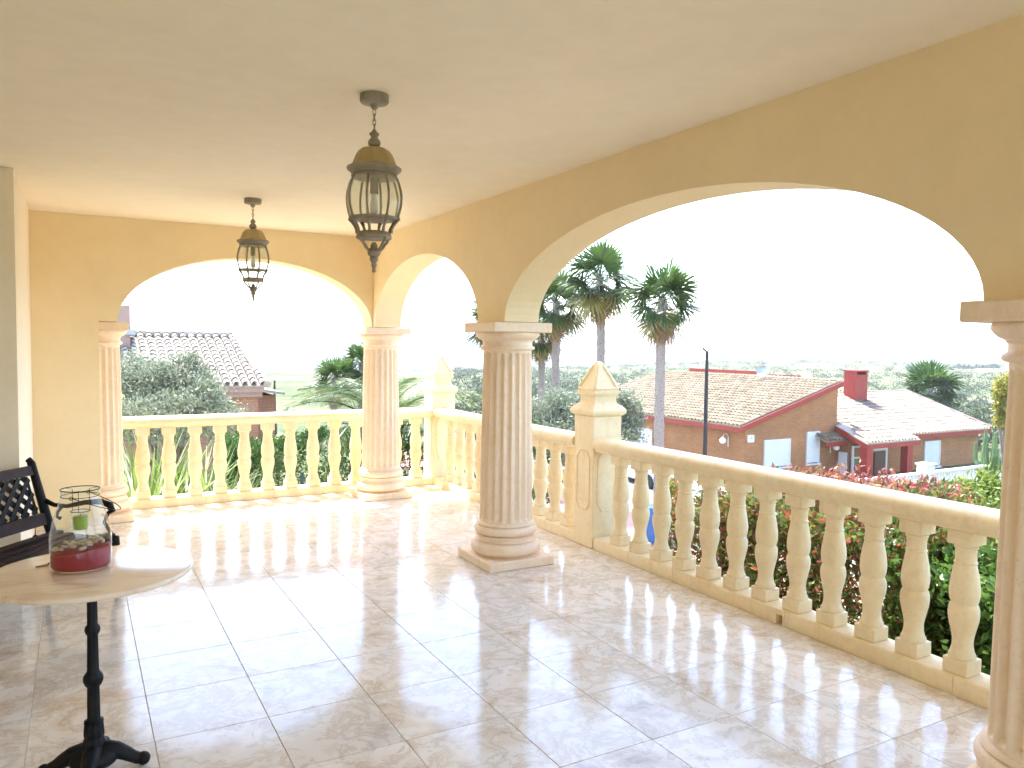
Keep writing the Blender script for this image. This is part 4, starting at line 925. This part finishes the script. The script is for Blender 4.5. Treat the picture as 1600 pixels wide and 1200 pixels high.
# porch
PZ = -2.62; pc = onZ(1362, 694, PZ); pe = onZ(1433, 686, PZ); pb = onZ(1326, 683, PZ+.1)
px0, px1, py0 = pc.x, pe.x, (pc.y+pe.y)/2
pr_pts = [(px0, py0, PZ), (px1, py0, PZ), (px1-.5, WYW+.2, PZ+.62), (XP-.3, WYW+.6, PZ+.62)]
po = rel(quadslab(pr_pts, .07), HO).ob('porch_roof', M['rtilepale'], hs)
tile_field('porch_tiles', po, (px0+.05, py0-.04, PZ), (1, 0, 0), (0, WYW+.2-py0, .62), px1-px0, math.hypot(WYW+.2-py0, .62), M['rtilepale'], .24, .345, lambda u, v: u > .45*v and u < (px1-px0)-.25*v, HO)
bm_ = G(); v = [Vector((px0+.02, py0+.02, PZ-.02)), Vector((XP-.32, WYW+.6, PZ+.58)), Vector((XP-.32, WYW+.6, PZ+.30)), Vector((px0+.02, py0+.02, PZ-.26))]
bm_.add(v+[w+Vector((.12, 0, 0)) for w in v], [(0, 1, 2, 3), (7, 6, 5, 4), (0, 4, 5, 1), (1, 5, 6, 2), (2, 6, 7, 3), (3, 7, 4, 0)]); rel(bm_, HO).ob('porch_beam', M['redpaint'], po)
rel(G().box(px0+.14, px1, py0+.0, py0+.12, PZ-.26, PZ-.07), HO).ob('porch_beam', M['redpaint'], po)
for xa, xb in ((px0+.15, px0+.55), (px1-.75, px1-.35)): rel(G().box(xa, xb, py0+.14, py0+.5, GZ-.3, PZ-.08), HO).ob('porch_pillar', M['redpaint'], hs)
# lean-to roof over the small door, door, glazed screen
lt0, lt1 = onY(1288, 690, HY-.5), onY(1326, 684, HY-.5)
ln = rel(quadslab([(lt0.x, HY-.62, lt0.z), (lt1.x+.2, HY-.62, lt0.z), (lt1.x+.2, HY+.05, lt0.z+.28), (lt0.x, HY+.05, lt0.z+.28)], .05), HO).ob('lean_to_roof', M['rtile'], hs)
tile_field('lean_to_tiles', ln, (lt0.x, HY-.66, lt0.z), (1, 0, 0), (0, .67, .28), lt1.x+.2-lt0.x, .72, M['rtile'], .22, .33, None, HO)
rel(G().box(lt0.x-.02, lt1.x+.2, HY-.64, HY-.6, lt0.z-.24, lt0.z-.04), HO).ob('lean_to_fascia', M['redpaint'], ln)
d0, d1 = onY(1308, 705, HY), onY(1321, 750, HY)
rel(G().box(XP-.03, XP+.06, 24.14, 24.6, GZ, d0.z, .01), HO).ob('side_door', M['white'], hs)
s0, s1 = onY(1332, 697, 23.9), onY(1352, 750, 23.9)
gs = rel(G().box(s0.x, s0.x+.09, 23.86, 23.94, GZ, s0.z).box(s1.x-.09, s1.x, 23.86, 23.94, GZ, s0.z).box(s0.x+.09, s1.x-.09, 23.86, 23.94, s0.z-.09, s0.z).box(s0.x+.09, s1.x-.09, 23.87, 23.93, s0.z-.6, s0.z-.53), HO).ob('glazed_screen', M['white'], hs)
rel(G().box(s0.x+.09, s1.x-.09, 23.895, 23.905, GZ, s0.z-.6), HO).ob('pane', M['wglass'], gs)
e0, e1 = onY(1374, 700, WYW), onY(1384, 750, WYW)
dd = rel(G().box(e0.x-.35, e1.x-.1, WYW-.02, WYW+.06, GZ, e0.z-.2), HO).ob('front_door', M['door'], hs)
rel(G().box(e1.x-.09, e1.x+.03, WYW-.03, WYW+.06, GZ, e0.z).box(e0.x-.45, e1.x-.092, WYW-.03, WYW+.06, e0.z-.12, e0.z), HO).ob('door_frame', M['white'], dd)
# antenna and dish on the roof
an = onX(1197, 590, 31.2); A0 = Vector((31.2, an.y, an.z-.1))
at_ = rel(G().tube([A0, A0+Vector((0, 0, 1.15))], .018, 6).tube([A0+Vector((0, -.5, 1.05)), A0+Vector((0, .5, 1.12))], .012, 5), HO)
for k in range(6): at_.tube([A0+Vector((-.16, -.45+.18*k, 1.055+.013*k))-Vector(HO), A0+Vector((.16, -.45+.18*k, 1.055+.013*k))-Vector(HO)], .007, 4)
ano = at_.ob('antenna', M['shade_steel'], hs)
dsh = G().lathe([(.0, 0), (.12, .012), (.22, .04), (.30, .085)], 20, cap=False); dsh.xf(Matrix.Translation(A0+Vector((-.1, .15, .42))-Vector(HO)) @ Matrix.Rotation(R(-70), 4, 'Y') @ Matrix.Rotation(R(20), 4, 'X')); dsh.ob('satellite_dish', M['shade_steel'], ano, True)
w1 = onX(1131, 684, HX+.08); wall_lamp(HX+.08, w1.y-.3, w1.z-.1, (-1, 0, 0), 'white globe wall lamp on the side wall of the far house near the corner')
w2 = onY(1302, 695, HY); wall_lamp(w2.x-.15, HY+.06, w2.z-.1, (0, -1, 0), 'white globe wall lamp beside the small door of the far house')

# garden wall of white pierced panels in front of the far house
fw0 = Vector((24.6, 19.5, GZ)); fz = -3.40
fw_ = empty('garden_wall', fw0, 'low white pierced concrete garden wall with gate pier before the far house', 'wall')
pg = onZ(1433, 735, fz)
for (xa, xb) in ((24.6, pg.x-.35), (pg.x+.35, 37.5)):
    rel(G().box(xa, xb, 19.42, 19.58, GZ-.3, GZ+.35), fw0).ob('wall_base', M['render'], fw_)
    rel(G().box(xa, xb, 19.40, 19.60, fz-.08, fz), fw0).ob('coping', M['render'], fw_)
    n = int((xb-xa)/.20); um = G().box(-.05, .05, -.05, .05, GZ+.352-GZ, fz-.082-GZ, .015).mesh('upright')
    for k in range(n): ob('upright', um, M['render'], fw_, (xa+.1+k*(xb-xa-.2)/max(1, n-1)-fw0.x, 0, 0))
rel(G().box(pg.x-.25, pg.x+.25, 19.25, 19.75, GZ-.3, fz+.28, .02).box(pg.x-.3, pg.x+.3, 19.2, 19.8, fz+.282, fz+.36, .02), fw0).ob('gate_pier', M['render'], fw_)

# ------------------------------------------------------------------ near brick house beyond the end arch
NY = 20.0; ne = onY(418, 599, NY); NZ = ne.z; NXR = ne.x; gzn = gzf(2, 21); NO = (1.5, NY, gzn)
nh = empty('tiled_house', NO, 'red brown brick house with pale barrel tiled roof and slim chimney beyond the olive tree', 'house')
rg = onY(365, 523, NY+3.4); RGZ, RGX = rg.z, rg.x
rel(G().box(-7.5, NXR-.18, NY+.25, NY+6.5, gzn-.4, NZ-.12), NO).ob('wall', M['brickred'], nh)
rel(G().box(-7.5, NXR-.10, NY+.12, NY+.25, NZ-.34, NZ-.22), NO).ob('cornice', M['pinkrender'], nh)
rel(G().box(-7.5, NXR-.06, NY+.05, NY+.25, NZ-.22, NZ-.10), NO).ob('cornice', M['pinkrender'], nh)
nr_ = rel(quadslab([(-7.5, NY, NZ-.05), (NXR, NY, NZ-.05), (RGX, NY+3.4, RGZ-.06), (-7.5, NY+3.4, RGZ-.06)], .05), NO).ob('roof', M['rtilewhite'], nh)
rel(quadslab([(NXR, NY, NZ-.05), (NXR, NY+6.8, NZ-.05), (RGX, NY+3.4, RGZ-.06)], .05), NO).ob('hip_slope', M['rtilewhite'], nr_)
rel(quadslab([(NXR, NY+6.8, NZ-.05), (-7.5, NY+6.8, NZ-.05), (-7.5, NY+3.4, RGZ-.06), (RGX, NY+3.4, RGZ-.06)], .05), NO).ob('rear_slope', M['rtilewhite'], nr_)
Mx = roof_frame((0, NY-.05, NZ-.05), (1, 0, 0), (0, 3.4, RGZ-NZ)); pitch, row = .213, .275; slen = math.hypot(3.4, RGZ-NZ)
tv, tf = barrel(.155, .33, .085, 6); bt_m = mesh('roof_tile', tv, tf, True, 60); cnt = 0; rr = random.Random(3)
Rq = Mx.to_euler()
for i in range(0, 20):
    for j in range(int(slen/row)+1):
        x = NXR-.11-pitch*i; v_ = row*j
        if x < .55 or x > NXR-(NXR-RGX)*(v_/slen)-.04: continue
        pos = Mx @ Vector((x, v_, .012+rr.uniform(-.004, .004))); cnt += 1
        ob('roof_tile', bt_m, M['rtilewhite'], nr_, pos-Vector(NO), (Rq.x, Rq.y, Rq.z+rr.uniform(-.02, .02)))
tile_field('roof_tiles', nr_, (-7.5, NY-.05, NZ-.05), (1, 0, 0), (0, 3.4, RGZ-NZ), 8.0, slen+.1, M['rtilewhite'], pitch, row, None, NO)
rel(G().tube([(-7.5, NY+3.4, RGZ+.0), (RGX, NY+3.4, RGZ+.0)], .10, 8), NO).ob('ridge_tiles', M['rtilewhite'], nr_)
rel(G().tube([(RGX, NY+3.4, RGZ-.0), (NXR, NY, NZ-.02)], .10, 8), NO).ob('hip_ridge', M['rtilewhite'], nr_)
k0, k1 = onY(188, 520, NY+2.6), onY(202, 478, NY+2.6)
nc = rel(G().box(k0.x-.3, k1.x, NY+2.3, NY+2.9, k0.z-.6, k1.z), NO).ob('chimney', M['pinkrender'], nh)
vt = Vector((k1.x-.05, NY+2.6, k1.z))
rel(G().tube([vt, vt+Vector((0, 0, .22))], .012, 5).tube([vt+Vector((-.16, 0, .2)), vt+Vector((.14, 0, .2))], .012, 5).box(vt.x-.2, vt.x-.1, vt.y-.008, vt.y+.008, vt.z+.17, vt.z+.24), NO).ob('weather_vane', M['shade_steel'], nc)
rel(G().box(k0.x-.34, k1.x+.12, NY+2.25, NY+2.95, k0.z-.05, k0.z+.08), NO).ob('chimney_flashing', M['shade_steel'], nc)
sx = onY(441, 612, NY+5)
rel(quadslab([(NXR-.2, NY+4.6, NZ-.25), (sx.x, NY+4.6, sx.z), (sx.x, NY+7.5, sx.z), (NXR-.2, NY+7.5, NZ-.25)], .08), NO).ob('side_roof', M['rtilewhite'], nh)
rel(G().box(NXR-.2, sx.x-.25, NY+4.9, NY+7.3, gzn-.4, sx.z-.1), NO).ob('side_wall', M['brickred'], nh)

# ------------------------------------------------------------------ street furniture, bin, cars, fence
def street_lamp(x, y, h, r_, label, arm=True):
    z0 = gzf(x, y); r = empty('street_lamp', (x, y, z0), label, 'street lamp')
    G().lathe([(r_*1.6, -.1), (r_*1.6, .5), (r_*1.1, .56), (r_, .7), (r_*.62, h)], 14).ob('pole', M['blackpole'], r, True)
    if arm:
        G().tube([(0, 0, h-.02), (-.1, .06, h+.07), (-.12, .08, h+.12)], .03, 6).ob('bracket', M['blackpole'], r)
        d = Vector((.80, -.60, 0)); L = 1.15
        hd = G().box(.05, L, -.11, .11, .08, .13, .02); hd.xf(Matrix.Translation((0, 0, h-.04)) @ Matrix(((d.x, -d.y, 0, 0), (d.y, d.x, 0, 0), (.06, 0, 1, 0), (0, 0, 0, 1)))); hd.ob('lamp_head', M['white'], r)
    else: G().ball((0, 0, h+.1), .14, 12, 8).ob('globe', M['globe'], r, True)
    return r
p = onX(1105, 549, 18.35); street_lamp(18.35, p.y, p.z-gzf(18.35, p.y), .085, 'black street lamp post with pale horizontal head before the far house')
p = at_depth(429, 594, 42); street_lamp(p.x, p.y, p.z-gzf(p.x, p.y), .085, 'thin dark street lamp beyond the corner of the near brick house', False)
# blue wheeled bin
bp = onZ(1014, 848, GZ+.14); bz = GZ+.14
bn_ = empty('wheeled_bin', (bp.x, bp.y, bz), 'blue wheeled recycling bin standing on the salmon pavement', 'bin', rz=R(-25))
bm_ = G(); v = []; hs_ = [(.24, .22, .06), (.25, .24, .3), (.28, .27, .75), (.30, .30, 1.0), (.325, .325, 1.01), (.325, .325, 1.05)]
for a, b_, z in hs_: v += [(-a, -b_, z), (a, -b_, z), (a, b_, z), (-a, b_, z)]
bm_.add(v, [(i*4+k, i*4+(k+1) % 4, i*4+4+(k+1) % 4, i*4+4+k) for i in range(len(hs_)-1) for k in range(4)]+[(3, 2, 1, 0), tuple(len(v)-4+k for k in range(4))]); bm_.ob('body', M['blue'], bn_)
G().box(-.34, .34, -.35, .34, 1.052, 1.12, .025).ob('lid', M['blue'], bn_); G().tube([(-.26, .37, 1.0), (.26, .37, 1.0)], .018, 8).ob('handle', M['blue'], bn_)
for s in (-1, 1): G().lathe([(.03, -.03), (.1, -.03), (.1, .03), (.03, .03)], 18).xf(Matrix.Translation((.27*s, .2, .1)) @ Matrix.Rotation(R(90), 4, 'Y')).ob('wheel', M['rubber'], bn_, True)
def car(x, y, rz, label):
    r = empty('parked_car', (x, y, GZ+.02), label, 'car', 'white cars parked along the street', rz)
    def loft(secs):
        v = []; f = []; n = 12
        for X, w, zl, zh, rd in secs:
            for k in range(n):
                a = 2*math.pi*(k+.5)/n; c, s = math.cos(a), math.sin(a); c = math.copysign(abs(c)**rd, c); s = math.copysign(abs(s)**rd, s); v.append((X, w*c, (zl+zh)/2+(zh-zl)/2*s))
        for i in range(len(secs)-1):
            for k in range(n): f.append((i*n+k, i*n+(k+1) % n, (i+1)*n+(k+1) % n, (i+1)*n+k))
        f.append(tuple(range(n))[::-1]); f.append(tuple((len(secs)-1)*n+k for k in range(n))); return G().add(v, f)
    loft([(-2.05, .6, .38, .75, .5), (-1.95, .8, .25, .88, .4), (-1.4, .86, .2, .93, .35), (0, .88, .18, .95, .35), (1.0, .87, .18, .93, .35), (1.7, .82, .22, .80, .4), (2.0, .66, .3, .66, .5)]).ob('body', M['carwhite'], r, True, 50)
    loft([(-1.85, .55, .85, .92, .5), (-1.5, .66, .85, 1.36, .45), (-.9, .68, .85, 1.45, .4), (.2, .68, .85, 1.43, .4), (.7, .66, .85, 1.2, .45), (1.2, .6, .85, .94, .5)]).ob('cabin', M['dark'], r, True, 50)
    G().box(-1.45, .25, -.60, .60, 1.415, 1.462, .02).ob('roof', M['carwhite'], r)
    for s in (-1, 1):
        for q, w in ((-1.25, .05), (-.35, .06), (.42, .05)): G().tube([(q-(.3 if q < -1 else 0)+(.28 if q > 0 else 0), .72*s, .93), (q, .64*s, 1.43)], w*.6, 5).ob('window_pillar', M['carwhite'], r)
        G().ball((1.86, .56*s, .62), .13, 10, 6, (.5, 1, .6)).ob('headlight', M['lens'], r, True)
        for q in (-1.25, 1.25):
            w = G().lathe([(.19, -.1), (.30, -.1), (.315, -.07), (.315, .07), (.30, .1), (.19, .1)], 24).xf(Matrix.Translation((q, .78*s, .315)) @ Matrix.Rotation(R(90), 4, 'X')).ob('wheel', M['rubber'], r, True)
            G().lathe([(.01, -.085), (.19, -.09), (.19, .09), (.01, .085)], 16).xf(Matrix.Translation((q, .785*s, .315)) @ Matrix.Rotation(R(90), 4, 'X')).ob('rim', M['shade_steel'], w, True)
    return r
c1 = onZ(872, 752, GZ); car(c1.x+.6, c1.y+.6, R(95), 'white parked car on the street seen between balusters left of the near pier')
c1 = onZ(1002, 756, GZ); car(c1.x+.4, c1.y, R(85), 'white parked car on the street seen between balusters above the blue bin')
# wire fence by the clipped hedge
fz0 = gzf(4, 11.5); fe = empty('wire_fence', (1.6, 11.55, fz0), 'dark green wire fence in front of the clipped hedge', 'fence')
for k in range(5): G().tube([(.1+k*1.2, 0, -.1), (.1+k*1.2, 0, fz0*-1-.3)], .028, 8).ob('post', M['greenpaint'], fe, True)
for k in range(8): G().tube([(.0, 0, .15+k*.2), (5.1, 0, .15+k*.2)], .0035, 4).ob('wire', M['greenpaint'], fe)

# ------------------------------------------------------------------ far vegetation and hills
def columnar(px, py, d, label, seed):
    c = at_depth(px, py, d); s = d/F; z0 = gzf(c.x, c.y); r = empty('cactus', (c.x, c.y, z0), label, 'cactus'); rr = random.Random(seed); h = c.z-z0
    for k in range(13):
        a = rr.random()*6.28; q = rr.uniform(.1, 1.0); e = Vector((math.cos(a)*q*1.1, math.sin(a)*q*1.1, h*rr.uniform(.65, 1.05)))
        lobed([(.02, 0), (.10, .02), (.10, 1.0), (.085, 1.1), (.03, 1.16)], 16, 5, .3)
        G().tube([(0, 0, 0), (e.x*.5, e.y*.5, e.z*.35), (e.x, e.y, e.z*.6), e], [.12, .11, .11, .05], 6).ob('stem', M['cactus'], r)
    return r
M['cactus'] = varied('cactus_skin', (.07, .13, .04), (.11, .18, .05), 6, .5)
columnar(1546, 672, 34, 'tall branching green cactus at the corner of the far house', 4)
B = [blob(1564, 625, 30, 10, 26), blob(1574, 605, 30, 14, 22), blob(1562, 650, 30, 9, 14)]
c0 = at_depth(1572, 700, 30); tree('flowering_tree', (c0.x, c0.y, gzf(c0.x, c0.y)), B, 2500, 60, .16, M['yellowleaf'], 'yellow flowering tree partly hidden behind the end column', 'tree', 61, .22, .08, aspect=.5)
# pines on the skyline
PL = ['small dark umbrella pine standing alone at one end of the skyline row', 'flat topped pine on the skyline just beyond the bushy fan palm', 'broadest umbrella pine on the far skyline of the scrub hillside', 'round pine on the skyline next to the broadest umbrella pine', 'round pine on the skyline closest to the yellow flowering tree', 'low pine below the skyline row behind the bushy fan palm']
for i, (px, py, d, w, h) in enumerate([(1425, 582, 300, 9, 7), (1478, 580, 310, 10, 6), (1505, 578, 320, 13, 8), (1530, 577, 330, 9, 6), (1550, 577, 330, 9, 6), (1440, 586, 290, 8, 5)]):
    B = [blob(px, py, d, w, h), blob(px-w*.5, py+2, d, w*.6, h*.7), blob(px+w*.55, py+2, d, w*.6, h*.7)]
    c0 = at_depth(px, py, d); zg = gzf(c0.x, c0.y)
    tree('pine_tree', (c0.x, c0.y, zg), B, 900, 40, 1.0, M['pine'], PL[i], 'tree', 70+i, .25, .2, 'pines on the far skyline', aspect=.5)
# scrub: bushes nobody could count, one joined mass
r = np.random.default_rng(99); P = []; SZ = []
for k in range(3000):
    az = R(r.uniform(2, 66)); d = math.exp(r.uniform(math.log(58), math.log(700))); x, y = d*math.sin(az), d*math.cos(az)
    if 24 < x < 46 and 18 < y < 40: continue
    if 12 < x < 25 and y < 48: continue
    if x < 8 and y < 30: continue
    if az < R(24) and d < 330: continue
    z = gzf(x, y); s = r.uniform(.5, 1.5)*(1+d/500); m_ = 60
    p = r.normal(size=(m_, 3))*np.array([s*.55, s*.55, s*.32])+np.array([x, y, z+s*.4]); P.append(p)
sc_ = ob('scrub', leaves_mesh('scrub', np.concatenate(P), .42, None, .2, .6, seed=3), M['olive']); sc_.data.materials.clear(); sc_.data.materials.append(M['scrubleaf']); tag(sc_, 'scattered grey green scrub over the far hillside', 'scrub', kind='stuff')
# far ranges
def range_(name, d, az0, az1, hf, seed, m_):
    r = np.random.default_rng(seed); n = 160; az = np.radians(np.linspace(az0, az1, n)); ph = r.random(8)*6.28; h = np.zeros(n)
    for k in range(8): h += np.sin(az*(6+7*k)+ph[k])/(1+k*.8)
    h = hf*(1+.35*h/2.0); rows = 6; V = []
    for j in range(rows):
        q = j/(rows-1); dd = d*(1+.35*q); V.append(np.stack([dd*np.sin(az), dd*np.cos(az), -95+(h+95)*math.sin(q*math.pi/2)], -1))
    V.append(np.stack([d*1.6*np.sin(az), d*1.6*np.cos(az), np.full(n, -95.)], -1)); rows += 1
    V = np.concatenate(V); I = np.arange(rows*n).reshape(rows, n); Q = np.stack([I[:-1, :-1], I[:-1, 1:], I[1:, 1:], I[1:, :-1]], -1).reshape(-1, 4)
    mm = fastmesh(name, V, Q); mm.polygons.foreach_set('use_smooth', [True]*len(mm.polygons)); return tag(ob(name, mm, m_), kind='structure')
range_('hills', 2600, -40, 110, -62, 1, M['scrub']); range_('hills', 5200, -60, 130, -45, 2, M['scrub']); range_('hills', 9500, -180, 180, -12, 4, M['scrub'])

# ------------------------------------------------------------------ hazy air
hz = G().box(-14000, 14000, -14000, 14000, -140, 60).ob('haze', None); tag(hz, kind='stuff')
hm = bpy.data.materials.new('hazy_air'); hm.use_nodes = True; t = hm.node_tree; t.nodes.clear()
o_ = N(t, 'OutputMaterial'); pv = N(t, 'VolumePrincipled'); pv.inputs['Color'].default_value = (.93, .96, 1, 1); pv.inputs['Density'].default_value = .00042; pv.inputs['Anisotropy'].default_value = .2
t.links.new(pv.outputs[0], o_.inputs['Volume']); hz.data.materials.append(hm)
